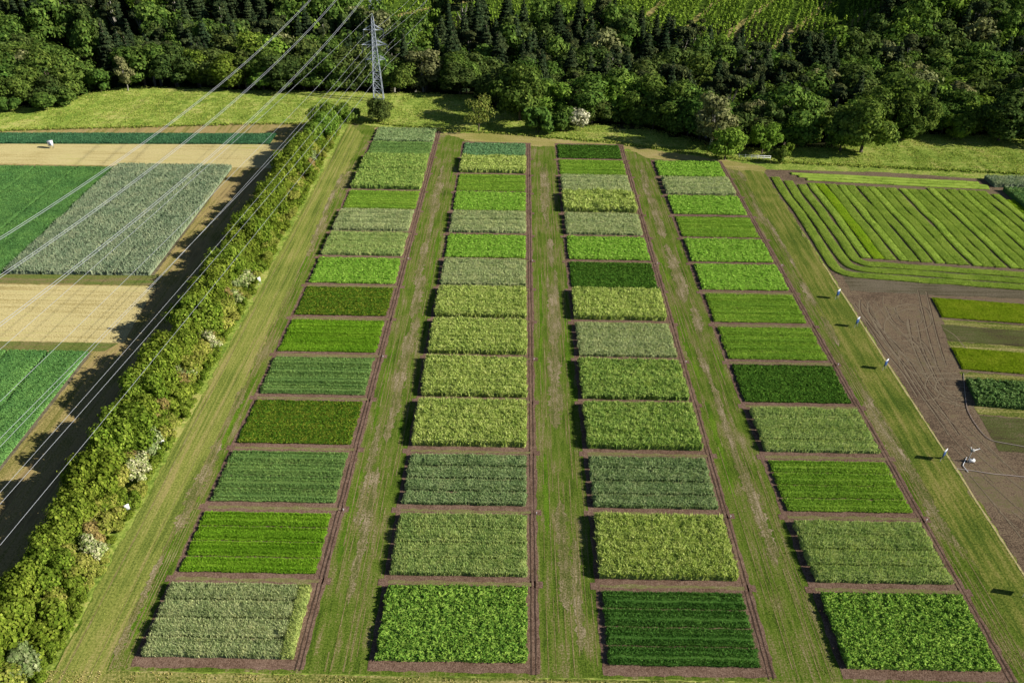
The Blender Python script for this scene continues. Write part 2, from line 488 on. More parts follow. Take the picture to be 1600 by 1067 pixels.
# left side
sheet("farm_track", [(-330, 20), (-57, 20), (-57, 224), (-80, 222), (-141, 213), (-330, 206)], .01, M['track'], seed=20, jit=.2)
sheet("stubble_field.001", [(-330, 188.6), (-60, 189.6), (-60, 208), (-150, 203.4), (-330, 200)], .02, M['straw'], seed=21)
sheet("mown_strip", [(-330, 128.5), (-68, 131.0), (-69.3, 135.4), (-330, 134.0)], .02, M['mow'], seed=22)
sheet("stubble_field.002", [(-330, 110.6), (-66.5, 111.6), (-68, 130.6), (-330, 128.6)], .025, M['straw'], seed=23)
sheet("mown_strip.001", [(-330, 108.2), (-68.5, 109.2), (-67.2, 111.6), (-330, 110.6)], .03, M['mow'], seed=24)
sheet("field_soil", [(-330, 133.9), (-70, 134.9), (-71, 189), (-330, 187)], .03, M['brown2'], seed=25)
sheet("field_soil.001", [(-330, 30), (-70.8, 30), (-70.4, 108.4), (-330, 107.6)], .03, M['brown2'], seed=26)

# right side
sheet("seedbed", [(63.6, 30), (260, 30), (260, 190), (119, 190.6), (95, 194), (63.4, 194.5), (63.8, 140)], .015, M['brown'], seed=27, jit=.15)
sheet("tilled_strip", [(65.5, 133.6), (260, 122), (260, 132), (66, 144.2)], .025, M['brown2'], seed=28, jit=.2)
ys = np.arange(40, 145, .5)
V, Fc = ribbon_mesh([(np.c_[63.45 + .12 * vnoise(ys / 3, ys * 0, 4), ys], .28)])
o = link("straw_edge", np_mesh("straw_edge", V, Fc, M['straw']), loc=(0, 0, .035)); o["kind"] = "structure"

# curving tyre tracks over the bare soil
def pxpath(pts, z=0, n=40):
    P = np.array([at(*p, z) for p in pts])
    d = np.r_[0, np.cumsum(np.linalg.norm(np.diff(P, axis=0), axis=1))]
    # catmull-like smoothing through dense interpolation
    t = np.linspace(0, d[-1], n)
    x = np.interp(t, d, P[:, 0]); y = np.interp(t, d, P[:, 1])
    for _ in range(6):
        x[1:-1] = (x[:-2] + 2 * x[1:-1] + x[2:]) / 4; y[1:-1] = (y[:-2] + 2 * y[1:-1] + y[2:]) / 4
    return np.c_[x, y]
tr = []
def pair(P, gap, wd):
    T = np.gradient(P, axis=0); T /= np.linalg.norm(T, axis=1)[:, None] + 1e-9
    N = np.stack([-T[:, 1], T[:, 0]], 1)
    tr.append((P + N * gap / 2, wd)); tr.append((P - N * gap / 2, wd))
for pts in ([(1340,475),(1375,520),(1410,560),(1440,610),(1470,650),(1490,680)],
            [(1425,500),(1432,540),(1445,570),(1462,605),(1488,625),(1510,632)],
            [(1350,470),(1348,482),(1356,500),(1385,545),(1415,580),(1440,620)],
            [(1440,455),(1448,490),(1455,520),(1462,545),(1470,570)],
            [(1500,630),(1470,622),(1452,605),(1458,590),(1470,587),(1500,588)],
            [(1390,480),(1400,505),(1430,517),(1450,505),(1442,480),(1415,478),(1388,490)],
            [(1405,530),(1425,527),(1440,540),(1450,560),(1470,600)]):
    pair(pxpath(pts), 1.5, .22)
for i in range(22):
    cx, cy = at(rng.uniform(1360, 1500), rng.uniform(470, 640))
    if cx < 66 or cx > 78.5: continue
    a0 = rng.uniform(0, 6.28); ra = rng.uniform(1.5, 6); sp = rng.uniform(1.0, 3.2)
    t = np.linspace(a0, a0 + sp, 24)
    P = np.c_[cx + ra * np.cos(t), cy + ra * 1.5 * np.sin(t)]
    P = P[(P[:, 0] > 64.6) & (P[:, 0] < 79)]
    if len(P) > 6: tr.append((P, rng.uniform(.10, .2)))
for i in range(26):
    y0 = rng.uniform(66, 133); x0 = rng.uniform(64.8, 70); L = rng.uniform(5, 16)
    ys = np.arange(y0, y0 - L, -.5); xs = x0 + rng.uniform(-.05, .35) * (y0 - ys) + .4 * np.sin(ys / 5)
    ok = (xs > 64.4) & (xs < 80)
    if ok.sum() > 6: tr.append((np.c_[xs[ok], ys[ok]], rng.uniform(.1, .18)))
for i in range(40):
    x0 = rng.uniform(66, 73); y0 = rng.uniform(98, 116); L = rng.uniform(3, 8)
    xs = np.arange(x0, min(x0 + L, 77), .4)
    if len(xs) > 5: tr.append((np.c_[xs, y0 - .08 * (xs - x0)], rng.uniform(.08, .14)))
V, Fc = ribbon_mesh(tr)
o = link("tyre_tracks", np_mesh("tyre_tracks", V, Fc, M['tread']), loc=(0, 0, .04)); o["kind"] = "structure"
tr2 = [(P + np.array([.22, .05]), wd * .7) for P, wd in [(np.asarray(a), b) for a, b in tr[:14]]]
V, Fc = ribbon_mesh(tr2)
o = link("tyre_ruts", np_mesh("tyre_ruts", V, Fc, M['ruts']), loc=(0, 0, .035)); o["kind"] = "structure"

# ---------------------------------------------------------------- crops
def crop_mesh(name, Lx, Ly, h, P, seed, dens, ox=0.0, oy=0.0, mapf=None):
    """crop canopy over a Lx x Ly rectangle: a ragged inner mass plus many blades or leaves"""
    rng = np.random.default_rng(seed)
    res = P.get('res', .4)
    nx, ny = max(3, int(Lx / res)), max(3, int(Ly / res))
    ins = min(.12, Ly * .12)
    xs = np.r_[ins, np.linspace(ins, Lx - ins, nx), Lx - ins]
    ys = np.r_[ins, np.linspace(ins, Ly - ins, ny), Ly - ins]
    X, Y = np.meshgrid(xs, ys, indexing='ij')
    cl = P.get('clump', .1)
    sp_ = [(rng.uniform(1, Lx - 1), rng.uniform(.2, Ly - .2), rng.uniform(.15, .38)) for _ in range(rng.integers(0, 3))] if Lx > 10 and Ly > .5 else []
    def spot(x, y):
        f = 1.0
        for a_, b_, c_ in sp_: f = f * (1 - .6 * np.exp(-((x - a_) ** 2 + ((y - b_) * 1.3) ** 2) / c_ ** 2))
        return f
    def hm(x, y):
        s = P.get('cs', .8)
        v = (1 + .1 * (vnoise((x + ox) / 4.5, (y + oy) / 3.0, 17) - .5) * 2) * spot(x, y) + cl * 2 * (vnoise((x + ox) / s, (y + oy) / s, seed % 7) - .5) + cl * 1.3 * (vnoise((x + ox) / .33, (y + oy) / .33, 3) - .5)
        e = np.minimum(np.minimum(x, Lx - x), np.minimum(y, Ly - y))
        if P.get('rowp'):
            q = np.abs(((y + .5 * P['rowp']) % P['rowp']) - .5 * P['rowp'])
            v = v * (1 - P['rowa'] * np.exp(-(q / .16) ** 2))
        return v * (1 - P.get('edge', .12) * (1 - smooth(e / .45)))
    Z = h * P.get('fill', .68) * hm(X, Y)
    Z[0] = 0; Z[-1] = 0; Z[:, 0] = 0; Z[:, -1] = 0
    V = np.stack([X, Y, Z], -1).reshape(-1, 3)
    n2 = len(ys)
    i, j = np.meshgrid(np.arange(len(xs) - 1), np.arange(n2 - 1), indexing='ij')
    a = (i * n2 + j).ravel()
    FV = [V]; FF = [np.stack([a, a + n2, a + n2 + 1, a + 1], 1)]
    n = int(Lx * Ly * dens * P.get('d', 1.0))
    x = rng.uniform(.02, Lx - .02, n); y = rng.uniform(.02, Ly - .02, n)
    # extra around the rim
    ne = int((Lx + Ly) * 2 * dens * .22)
    t = rng.uniform(0, 2 * (Lx + Ly), ne); dd = np.abs(rng.normal(0, .1, ne))
    ex = np.where(t < Lx, t, np.where(t < Lx + Ly, Lx - dd, np.where(t < 2*Lx + Ly, t - Lx - Ly, dd)))
    ey = np.where(t < Lx, dd, np.where(t < Lx + Ly, t - Lx, np.where(t < 2*Lx + Ly, Ly - dd, t - 2*Lx - Ly)))
    x = np.r_[x, ex]; y = np.r_[y, ey]; rim = np.r_[np.zeros(n, bool), np.ones(ne, bool)]
    n = len(x)
    if P.get('gaps', 0) > 0:
        g = vnoise((x + ox) / 1.3, (y + oy) / .8, 11)
        kp = (g > P['gaps']) | rim
        x, y, rim = x[kp], y[kp], rim[kp]; n = len(x)
    top = h * hm(x, y) * rng.uniform(.82, 1.12, n)
    wd = P['w'] * rng.uniform(.6, 1.4, n)
    th = rng.uniform(0, 2 * np.pi, n)
    if P['type'] == 'blade':
        z0 = np.where(rim, .02, top * P.get('base', .45))
        ln = P['lean'] * h
        lx = rng.normal(0, ln, n) + P.get('bias', (0, 0))[0] * h; ly = rng.normal(0, ln, n) + P.get('bias', (0, 0))[1] * h
        ux, uy = np.cos(th) * wd / 2, np.sin(th) * wd / 2
        mz = z0 + (top - z0) * .6
        V = np.empty((n, 4, 3))
        V[:, 0] = np.c_[x - ux * .5, y - uy * .5, z0]; V[:, 2] = np.c_[x + lx, y + ly, top]
        V[:, 1] = np.c_[x + ux + lx * .35, y + uy + ly * .35, mz]; V[:, 3] = np.c_[x - ux + lx * .35, y - uy + ly * .35, mz]
    else:
        zc = top * np.where(rim, rng.uniform(.25, 1, n), rng.uniform(.72, 1.0, n))
        nrm = np.c_[rng.normal(0, P['lean'], n), rng.normal(0, P['lean'], n), np.ones(n)]
        nrm /= np.linalg.norm(nrm, axis=1)[:, None]
        a1 = np.cross(nrm, np.c_[np.cos(th), np.sin(th), th * 0]); a1 /= np.linalg.norm(a1, axis=1)[:, None]
        a2 = np.cross(nrm, a1)
        c = np.c_[x, y, zc]
        V = np.empty((n, 4, 3))
        s1 = a1 * wd[:, None] * .8; s2 = a2 * wd[:, None] * .45
        V[:, 0] = c - s1; V[:, 1] = c + s2; V[:, 2] = c + s1; V[:, 3] = c - s2
        V[:, :, 2] = np.maximum(V[:, :, 2], .02)
    o = len(FV[0])
    FV.append(V.reshape(-1, 3)); FF.append(np.arange(n * 4).reshape(-1, 4) + o)
    V = np.concatenate(FV); Fc = np.concatenate(FF)
    if mapf is None:   # sown edges wander a little
        V[:, 0] += .3 * (vnoise((V[:, 1] + oy) / .7, V[:, 1] * 0 + seed, 4) - .5) + .2 * (vnoise((V[:, 1] + oy) / .22, V[:, 1] * 0 + seed, 5) - .5)
        V[:, 1] += .16 * (vnoise((V[:, 0] + ox) / 1.3, V[:, 0] * 0 + 3, 6) - .5)
    if mapf is not None: V = mapf(V)
    return V, Fc

def cmat(name, cols, **kw):
    k = kw.pop('k', 1.35)
    w_ = kw.pop('warm', 1.0)
    return plant_mat(name, [tuple(a * b for a, b in zip(A(*c, k), (1 + .32 * w_, 1 + .04 * w_, 1 + .35 * w_, 1))) for c in cols], upn=.5, **kw)
CR = {
 'rye':   dict(m=cmat("rye", [(102,122,76),(130,146,96),(152,163,114),(170,174,124)], trans=.3, isl=.6, patch_scale=.5, k=1.5, warm=.15, jit=.3), h=1.12, type='blade', w=.055, lean=.08, clump=.05, fill=.74, base=.5, edge=.05, d=1.6),
 'ryeg':  dict(m=cmat("green_rye", [(90,116,60),(112,136,74),(134,152,88),(152,162,98)], trans=.3, isl=.6, patch_scale=.5, k=1.7, warm=.25, jit=.3), h=1.15, type='blade', w=.055, lean=.09, clump=.07, fill=.74, base=.45, edge=.05, d=1.6),
 'wheat': dict(m=cmat("blue_wheat", [(80,108,64),(100,128,76),(120,144,92),(138,154,102)], trans=.25, isl=.6, patch_scale=.5, k=1.5, warm=.5, jit=.3), h=1.0, type='blade', w=.06, lean=.10, clump=.09, fill=.72, base=.4, edge=.08, d=1.5),
 'fluff': dict(m=cmat("seeding_grass", [(116,138,66),(146,164,84),(168,180,100),(188,194,122)], trans=.3, isl=.5, patch_scale=.8, k=1.3, warm=0, jit=.25), h=1.3, type='blade', w=.105, lean=.15, clump=.12, cs=.45, fill=.8, base=.55, edge=.12, d=1.7, res=.24),
 'fluffg':dict(m=cmat("green_seeding_grass", [(96,128,62),(124,152,74),(148,170,88),(168,182,104)], trans=.3, isl=.5, patch_scale=.8, k=1.3, warm=.1, jit=.25), h=1.3, type='blade', w=.105, lean=.15, clump=.12, cs=.45, fill=.8, base=.55, edge=.12, d=1.7, res=.24),
 'barley':dict(m=cmat("barley", [(74,116,54),(94,136,64),(116,154,74)], trans=.25, isl=.6, rowdir='x', patch_scale=.6, k=1.3), h=.62, type='blade', w=.065, lean=.16, clump=.06, fill=.68, base=.4, edge=.3, d=1.7),
 'barleyd':dict(m=cmat("deep_green_barley", [(48,92,32),(66,114,42),(88,136,54)], trans=.25, isl=.6, rowdir='x', patch_scale=.6, k=1.25), h=.66, type='blade', w=.065, lean=.16, clump=.06, fill=.68, base=.4, edge=.3, d=1.7),
 'bright':dict(m=cmat("bright_green_crop", [(86,134,38),(112,160,50),(136,178,62)], trans=.3, isl=.5, rowdir='x', patch_scale=.5, k=1.2), h=.5, type='blade', w=.075, lean=.2, clump=.06, fill=.68, base=.4, edge=.35, d=1.7),
 'lime':  dict(m=cmat("lime_green_crop", [(88,132,30),(112,156,38),(136,174,52)], trans=.3, isl=.5, rowdir='x', patch_scale=.5, k=1.2, warm=.2), h=.5, type='blade', w=.075, lean=.2, clump=.06, fill=.68, base=.4, edge=.35, d=1.7),
 'bean':  dict(m=cmat("pea_and_bean", [(86,138,40),(112,166,50),(136,186,66),(154,196,84)], trans=.3, isl=.6, patch_scale=1.2, k=1.15, warm=.6), h=.62, type='leaf', w=.13, lean=.6, clump=.2, cs=.45, fill=.8, edge=.3, d=1.3, res=.22),
 'leafy': dict(m=cmat("leafy_fodder_crop", [(62,104,34),(86,134,44),(112,160,56),(134,176,70)], trans=.3, isl=.7, patch_scale=.9, k=1.15), h=.85, type='leaf', w=.17, lean=.75, clump=.18, cs=.45, fill=.8, edge=.2, d=1.3, res=.22),
 'clover':dict(m=cmat("dark_clover", [(46,84,20),(66,106,26),(88,120,32),(124,134,44)], warm=.35, trans=.25, isl=.8, patch_scale=.7, k=1.25, jit=.6), h=.32, type='leaf', w=.13, lean=.7, clump=.2, cs=.5, fill=.8, edge=.25, d=1.8, res=.3),
 'cloverd':dict(m=cmat("deep_clover", [(38,74,20),(52,92,26),(72,112,34)], trans=.25, isl=.65, patch_scale=.7, k=1.5, jit=.6), h=.34, type='leaf', w=.13, lean=.7, clump=.2, cs=.5, fill=.8, edge=.25, d=1.8, res=.3),
 'teal':  dict(m=cmat("blue_green_crop", [(66,110,66),(90,140,82),(114,160,96)], trans=.3, isl=.6, patch_scale=.8), h=.5, type='leaf', w=.13, lean=.6, clump=.2, cs=.5, fill=.7, edge=.3, d=1.2, gaps=.2),
 'yellow':dict(m=cmat("yellow_green_crop", [(104,132,24),(126,150,32),(146,162,44)], trans=.3, isl=.5, patch_scale=.3, k=1.1, warm=.05), h=.35, type='blade', w=.09, lean=.25, clump=.08, fill=.7, base=.4, edge=.3, d=1.5),
 'wheatb':dict(m=cmat("blue_grey_rye", [(100,124,92),(124,144,112),(148,162,128),(164,172,134)], trans=.25, isl=.55, patch_scale=.25, k=1.08, warm=.1, jit=.16), h=1.25, type='blade', w=.13, lean=.14, clump=.10, cs=.9, fill=.72, base=.45, edge=.05, d=1.8),
 'cereal':dict(m=cmat("green_cereal", [(56,104,48),(72,124,56),(92,144,64)], trans=.25, isl=.55, patch_scale=.2, k=1.2, warm=1.3), h=.6, type='blade', w=.13, lean=.18, clump=.08, fill=.68, base=.4, edge=.2, d=1.8),
 'cereald':dict(m=cmat("dark_cereal", [(44,88,54),(58,108,64),(74,124,74)], trans=.25, isl=.55, patch_scale=.2, k=1.25), h=.7, type='blade', w=.13, lean=.15, clump=.06, fill=.68, base=.4, edge=.2, d=1.8),
 'corn':  dict(m=cmat("tall_dark_green_crop", [(62,100,48),(84,124,58),(110,148,76)], trans=.25, isl=.6, patch_scale=.5, k=1.1), h=1.0, type='leaf', w=.22, lean=.8, clump=.2, cs=.7, fill=.78, edge=.15, d=1.4),
}
WORDS = {
 'rye': "tall pale grey-green rye plot", 'ryeg': "tall green rye plot with shaggy stalks", 'wheat': "dark blue-green wheat plot",
 'fluff': "tall fluffy yellow-green seeding grass plot", 'fluffg': "tall fluffy mid-green seeding grass plot",
 'barley': "mid-green striped barley plot", 'barleyd': "deep dark green barley plot", 'bright': "bright green low striped plot",
 'lime': "lime green low striped plot", 'bean': "light green leafy pea plot", 'leafy': "lush bright green leafy plot",
 'clover': "low olive-mottled clover plot", 'cloverd': "low dark green clover plot", 'teal': "patchy blue-green plot with gaps",
}
PL = [
 ['rye','lime','barley','clover','barley','lime','clover','bean','ryeg','rye','bright','fluffg','fluffg','barley','wheat'],
 ['leafy','ryeg','wheat','fluff','fluff','fluff','fluff','rye','bean','rye','bean','bright','fluff','teal'],
 ['barleyd','fluff','wheat','fluffg','fluffg','rye','fluff','cloverd','bean','rye','fluff','rye','bright','cloverd'],
 ['leafy','ryeg','bright','ryeg','cloverd','bright','bright','bean','bean','bright','bean','rye','bean'],
]
ORD = ["front", "second", "third", "fourth", "fifth", "sixth", "seventh", "eighth", "ninth", "tenth", "eleventh", "twelfth", "thirteenth", "fourteenth", "fifteenth"]
COLN = ["leftmost", "second", "third", "rightmost"]
HS = {(2, 10): 1.55, (2, 3): 1.35, (1, 12): 1.35, (0, 11): 1.35, (0, 12): 1.3}
QUICK = 1.0
for c in range(4):
    for r in range(NR[c]):
        kd = PL[c][r]; P = dict(CR[kd])
        y0 = FR[r]; x0 = colx(c, y0) + .02; W = WID[c]
        if (c, r) == (2, 10): P.update(clump=.3, cs=1.1)
        rt = "front plot" if r == 0 else ORD[r] + " from the front"
        lab = "%s, %s in the %s column" % (WORDS[kd], rt, COLN[c])
        root = thing("crop_plot", (x0, y0, .045), lab, "crop plot", "trial crop plots in four columns")
        h = HS.get((c, r), P['h'] * (1 + .04 * math.sin(c * 5 + r * 3)))
        dist = math.hypot(y0, 78)
        dens = 105 * (95 / max(95, dist)) ** 1.6 * QUICK
        P['w'] = P['w'] * (max(95, dist) / 95) ** .6
        D = DEPTH if r < 12 else DEPTH - .3
        ns = 4
        tall = P['h'] > .9
        gap = (.04 if 'fluff' in kd else (.42 if kd == 'wheat' else .30)) if tall else (.22 if kd in ('lime', 'bright', 'barley', 'barleyd') else (.10 if kd in ('bean', 'teal') else .05))
        if kd in ('barley', 'barleyd'): P.update(rowp=.8, rowa=.32)
        if kd in ('bright', 'lime'): P.update(rowp=.8, rowa=.2)
        if kd in ('bean',): P.update(rowp=.8, rowa=.3)
        if kd in ('rye', 'ryeg', 'wheat'): P.update(edge=.3)
        sd = D / ns
        for s in range(ns):
            Wk = W - 1.1 if (c, r) == (0, 0) else W
            V, Fc = crop_mesh("crop_strip", Wk, sd - gap, h * (1 + .03 * math.sin(r * 7 + s * 2.3 + c)), P, 1000 * c + 37 * r + s, dens, ox=x0, oy=y0 + s * sd)
            V[:, 1] += s * sd
            link("crop_strip", np_mesh("crop_strip", V, Fc, P['m']), root)
        if (c, r) == (0, 0):  # right edge strip in a yellower colour, painting in the sun on that side
            P3 = dict(P); V, Fc = crop_mesh("sunlit_tint_crop_edge", 1.6, D - .2, h * .97, P3, 77, dens, ox=x0, oy=y0)
            V[:, 0] += W - 1.55
            link("sunlit_tint_crop_edge", np_mesh("sunlit_tint_crop_edge", V, Fc, cmat("sunlit_tint_rye", [(112,130,70),(138,152,84),(160,166,98)], trans=.3, isl=.6, patch_scale=.7, k=1.45, warm=.1, jit=.3)), root)

def field_crop(name, cat, label, x0, y0, Lx, Ly, kd, dens, seed, group=None, h=None, parts=None, skew=0.0, slope=0.0, partname="crop_strip"):
    """a rectangular (or skewed) crop with optional strips as parts"""
    P = dict(CR[kd]); h = h or P['h']
    root = thing(name, (x0, y0, .045), label, cat, group)
    n = parts or 1
    for s in range(n):
        sw = Lx / n
        def mp(V, s=s):
            V = V.copy(); V[:, 0] += s * sw
            xx = V[:, 0].copy()
            V[:, 0] += skew * V[:, 1]; V[:, 1] += slope * xx
            return V
        V, Fc = crop_mesh(name, sw - (.3 if n > 1 else 0), Ly, h, P, seed + s, dens, x0 + s * sw, y0, mp)
        link(partname, np_mesh(partname, V, Fc, P['m']), root)
    return root
field_crop("rye_field", "crop field", "tall blue-grey rye field beside the hedgerow's shadow", -98.9, 134.2, 28.6, 54.6, 'wheatb', 20, 500, parts=4, skew=-.008, slope=.012)
field_crop("cereal_field", "crop field", "large mid-green cereal field left of the blue-grey rye", -150, 133.2, 50.8, 54.0, 'cereal', 18, 520, parts=5, slope=.01)
field_crop("cereal_field", "crop field", "lower left green cereal field with straight wheel lines beside the hedge shadow", -112.0, 60, 41.4, 48.4, 'cereal', 26, 540, parts=6, slope=.008, h=.55)
field_crop("cereal_field", "crop field", "long narrow dark green band behind the tan stubble with the white box", -170, 201.4, 104, 7.4, 'cereald', 20, 560, slope=.043)

# right hand small crops
sx = -.115
field_crop("yellow_crop_plot", "crop plot", "yellow-green low plot right of the bare soil, nearest the striped field", 79.1, 124.4, 34, 7.0, 'yellow', 40, 600, slope=sx, skew=.15)
field_crop("yellow_crop_plot", "crop plot", "yellow-green low plot with a dark row line, between two tan strips", 75.4, 108.2, 34, 6.4, 'yellow', 50, 610, slope=sx, skew=.15)
field_crop("tall_crop_plot", "crop plot", "tall dark green plot beside the white hose on the right", 73.1, 98.4, 34, 6.6, 'corn', 60, 620, slope=sx, skew=.2)
field_crop("tall_crop_plot", "crop plot", "small dark green crop block at the far right behind a rounded strip", 119.6, 168, 30, 15.6, 'corn', 20, 630, h=1.2)
field_crop("tall_crop_plot", "crop plot", "blue-green rounded crop strip at the far right edge below the meadow", 118.5, 185.4, 34, 5.4, 'wheatb', 20, 640, h=1.3, slope=-.02)
for k, (xa, ya, wy, mt) in enumerate(((78.6, 122.0, 2.0, 'straw2'), (76.4, 114.6, 2.2, 'straw2'), (74.4, 105.2, 2.4, 'straw2'), (72.6, 96.4, 2.4, 'straw2'))):
    sheet("tan_strip" + ("" if k == 0 else ".%03d" % k), [(xa, ya), (xa + 36, ya + sx * 36), (xa + 36, ya + sx * 36 + wy), (xa + .3, ya + wy)], .03, M[mt], seed=70 + k, jit=.15)
for k, (xa, ya, wy) in enumerate(((76.9, 116.8, 5.2), (71.6, 88.0, 8.2))):
    sheet("seedling_strip" + ("" if k == 0 else ".%03d" % k), [(xa, ya), (xa + 36, ya + sx * 36), (xa + 37, ya + sx * 36 + wy), (xa + 1.0, ya + wy)], .03, M['seedl'], seed=80 + k, jit=.1)

# striped field: long beds with soil furrows, headlands at both ends
root = thing("striped_crop_field", (63, 138, .045), "green striped field of long narrow beds with dark furrows, right of the plots", "crop field")
PB = dict(CR['bright']); PB.update(h=.34, w=.1, gaps=.03, edge=.1, rowp=.58, rowa=.14)
MB1 = cmat("bed_crop", [(94,130,44),(116,152,54),(136,168,68)], trans=.35, isl=.5, patch_scale=.22)
MB2 = cmat("bed_crop_yellow", warm=.15, cols=[(110,146,30),(132,164,38),(148,172,48)], trans=.35, isl=.5, patch_scale=.3)
def bed(path, width, seed, mat, dens=40, gaps=.03):
    path = np.asarray(path, float)
    d = np.r_[0, np.cumsum(np.linalg.norm(np.diff(path, axis=0), axis=1))]
    L = d[-1]
    T = np.gradient(path, axis=0); T /= np.linalg.norm(T, axis=1)[:, None]
    def mp(V):
        V = V.copy(); s = V[:, 0]; t = V[:, 1] - width / 2
        wob = .18 * (vnoise(s / 5, s * 0 + seed, 2) - .5) * 2
        cx = np.interp(s, d, path[:, 0]); cy = np.interp(s, d, path[:, 1])
        tx = np.interp(s, d, T[:, 0]); ty = np.interp(s, d, T[:, 1])
        V[:, 0] = cx - ty * (t + wob) - 63; V[:, 1] = cy + tx * (t + wob) - 138
        return V
    P2 = dict(PB); P2['gaps'] = gaps
    V, Fc = crop_mesh("crop_bed", L, width, .3, P2, seed, dens, seed * 13.0, 0, mp)
    link("crop_bed", np_mesh("crop_bed", V, Fc, mat), root)
def wig(x, y0, y1, sd):
    ys = np.arange(y0, y1, 1.5)
    w_ = .9 * np.exp(-((ys - 166) / 12.0) ** 2) * (.5 if x < 76 else .25)
    return np.c_[x + w_ - .4 * np.sin((ys - 150) / 14.0) * .5 + .3 * (vnoise(ys / 9, ys * 0 + x, 6) - .5), ys]
# curved outer beds running down the left side and round into the bottom headland
for k in range(3):
    x = 65.3 + 2.7 * k; yb = 139.6 + 2.3 * k; R_ = 3.2
    down = wig(x, yb + R_, 189.5 - k * 1.6, k)[::-1]
    a = np.linspace(0, np.pi / 2, 8)[1:]
    xx = down[-1][0]
    arc = np.c_[xx + R_ - R_ * np.cos(a), yb + R_ - R_ * np.sin(a)]
    out = np.c_[np.arange(xx + R_ + 2, 135, 2.0), 0 * np.arange(xx + R_ + 2, 135, 2.0) + yb]
    out[:, 1] -= .115 * (out[:, 0] - (xx + R_))
    bed(np.concatenate([down, arc, out]), 2.15, 700 + k, MB1, gaps=.1)
x = 73.4; k = 0
while x < 128:
    wd = 2.3 if k % 3 else 1.9
    yb = 147.6 - .115 * (x - 68); yt = 187.0 - .10 * (x - 74) - (0 if x < 112 else 0)
    if x > 116: yt = min(yt, 183 - (x - 116) * 1.3)
    bed(wig(x, yb, yt, k), wd, 720 + k, MB2 if k in (1, 19) else MB1)
    x += wd + .2 + (.16 if k % 4 == 0 else 0); k += 1
for k in range(3):
    xs = np.arange(70 + k * 1.5, 118, 2.0)
    bed(np.c_[xs, 192.0 - 1.65 * k - .09 * (xs - 70)], 1.5, 760 + k, MB1, dens=16, gaps=.56)

# ---------------------------------------------------------------- trees
def leaf_quads(C, nrm, size, rng, asp=.75):
    n = len(C)
    th = rng.uniform(0, 2 * np.pi, n)
    nrm = nrm / (np.linalg.norm(nrm, axis=1)[:, None] + 1e-9)
    ref = np.c_[np.cos(th), np.sin(th), rng.normal(0, .4, n)]
    a1 = np.cross(nrm, ref); a1 /= np.linalg.norm(a1, axis=1)[:, None] + 1e-9
    a2 = np.cross(nrm, a1)
    s = size * rng.uniform(.6, 1.4, n)
    V = np.empty((n, 4, 3))
    V[:, 0] = C - a1 * s[:, None]; V[:, 1] = C + a2 * s[:, None] * asp
    V[:, 2] = C + a1 * s[:, None]; V[:, 3] = C - a2 * s[:, None] * asp
    return V.reshape(-1, 3)

def sphere_pts(n, rng):
    v = rng.normal(0, 1, (n, 3)); return v / np.linalg.norm(v, axis=1)[:, None]

def crown_broad(H, R, n, leaf, rng, zlo=.18, lobes=16, sparse=0.0, flat=1.0):
    """uneven crown: lobes round an ellipsoid, each lobe a shell of small leaf-clump faces"""
    zc = H * (zlo + 1) / 2; hz = H * (1 - zlo) / 2
    cs = []; rs = []
    while len(cs) < lobes:
        v = sphere_pts(1, rng)[0]
        r = rng.uniform(.45, .8)
        c = np.array([v[0] * R * r, v[1] * R * r, zc + v[2] * hz * r * flat])
        rr = R * rng.uniform(.26, .46)
        if c[2] - rr < H * .05: continue
        cs.append(c); rs.append(rr)
    cs = np.array(cs); rs = np.array(rs)
    wts = rs ** 2 / (rs ** 2).sum()
    idx = rng.choice(lobes, n, p=wts)
    u = sphere_pts(n, rng)
    # secondary bumps on each lobe
    bump = 1 + .22 * np.sin(u[:, 0] * 6 + idx) * np.sin(u[:, 1] * 7 + 2 * idx) + .15 * np.sin(u[:, 2] * 9 + idx * 3)
    rad = rs[idx] * bump * rng.uniform(.78, 1.08, n)
    P = cs[idx] + u * rad[:, None] * np.array([1, 1, .85])
    # drop hidden points inside other lobes
    keep = np.ones(n, bool)
    for c, r in zip(cs, rs):
        keep &= np.linalg.norm((P - c) / np.array([1, 1, .85]), axis=1) > r * .66
    keep &= u[:, 2] > -.75
    if sparse: keep &= rng.uniform(0, 1, n) > sparse
    P = P[keep]; u = u[keep]
    nr = u * 1.0 + rng.normal(0, .28, u.shape) + np.array([0, 0, .15])
    return leaf_quads(P, nr, leaf, rng), cs

def crown_spruce(H, R, n, leaf, rng, zlo=.08):
    t = rng.uniform(0, 1, n) ** .62                    # 0 top .. 1 bottom
    z = H * (1 - t * (1 - zlo))
    lev = np.round(z / (H / 17.0)); 
    rmax = R * (.06 + .94 * t) * (1 + .14 * np.sin(lev * 2.4 + 1))
    na = 9
    arm = rng.integers(0, na, n)
    th = arm * 2 * np.pi / na + lev * 1.3 + rng.normal(0, .20, n)
    fr = rng.uniform(.25, 1, n) ** .6
    rr = rmax * fr * (1 + .12 * np.sin(arm * 3 + lev))
    z2 = lev * (H / 17.0) - rr * .28 + rng.normal(0, .12, n) * H / 17
    P = np.c_[rr * np.cos(th), rr * np.sin(th), np.maximum(z2, .3)]
    nr = np.c_[np.cos(th) * .7, np.sin(th) * .7, np.full(n, .8)] + rng.normal(0, .35, (n, 3))
    return leaf_quads(P, nr, leaf, rng, .5), []

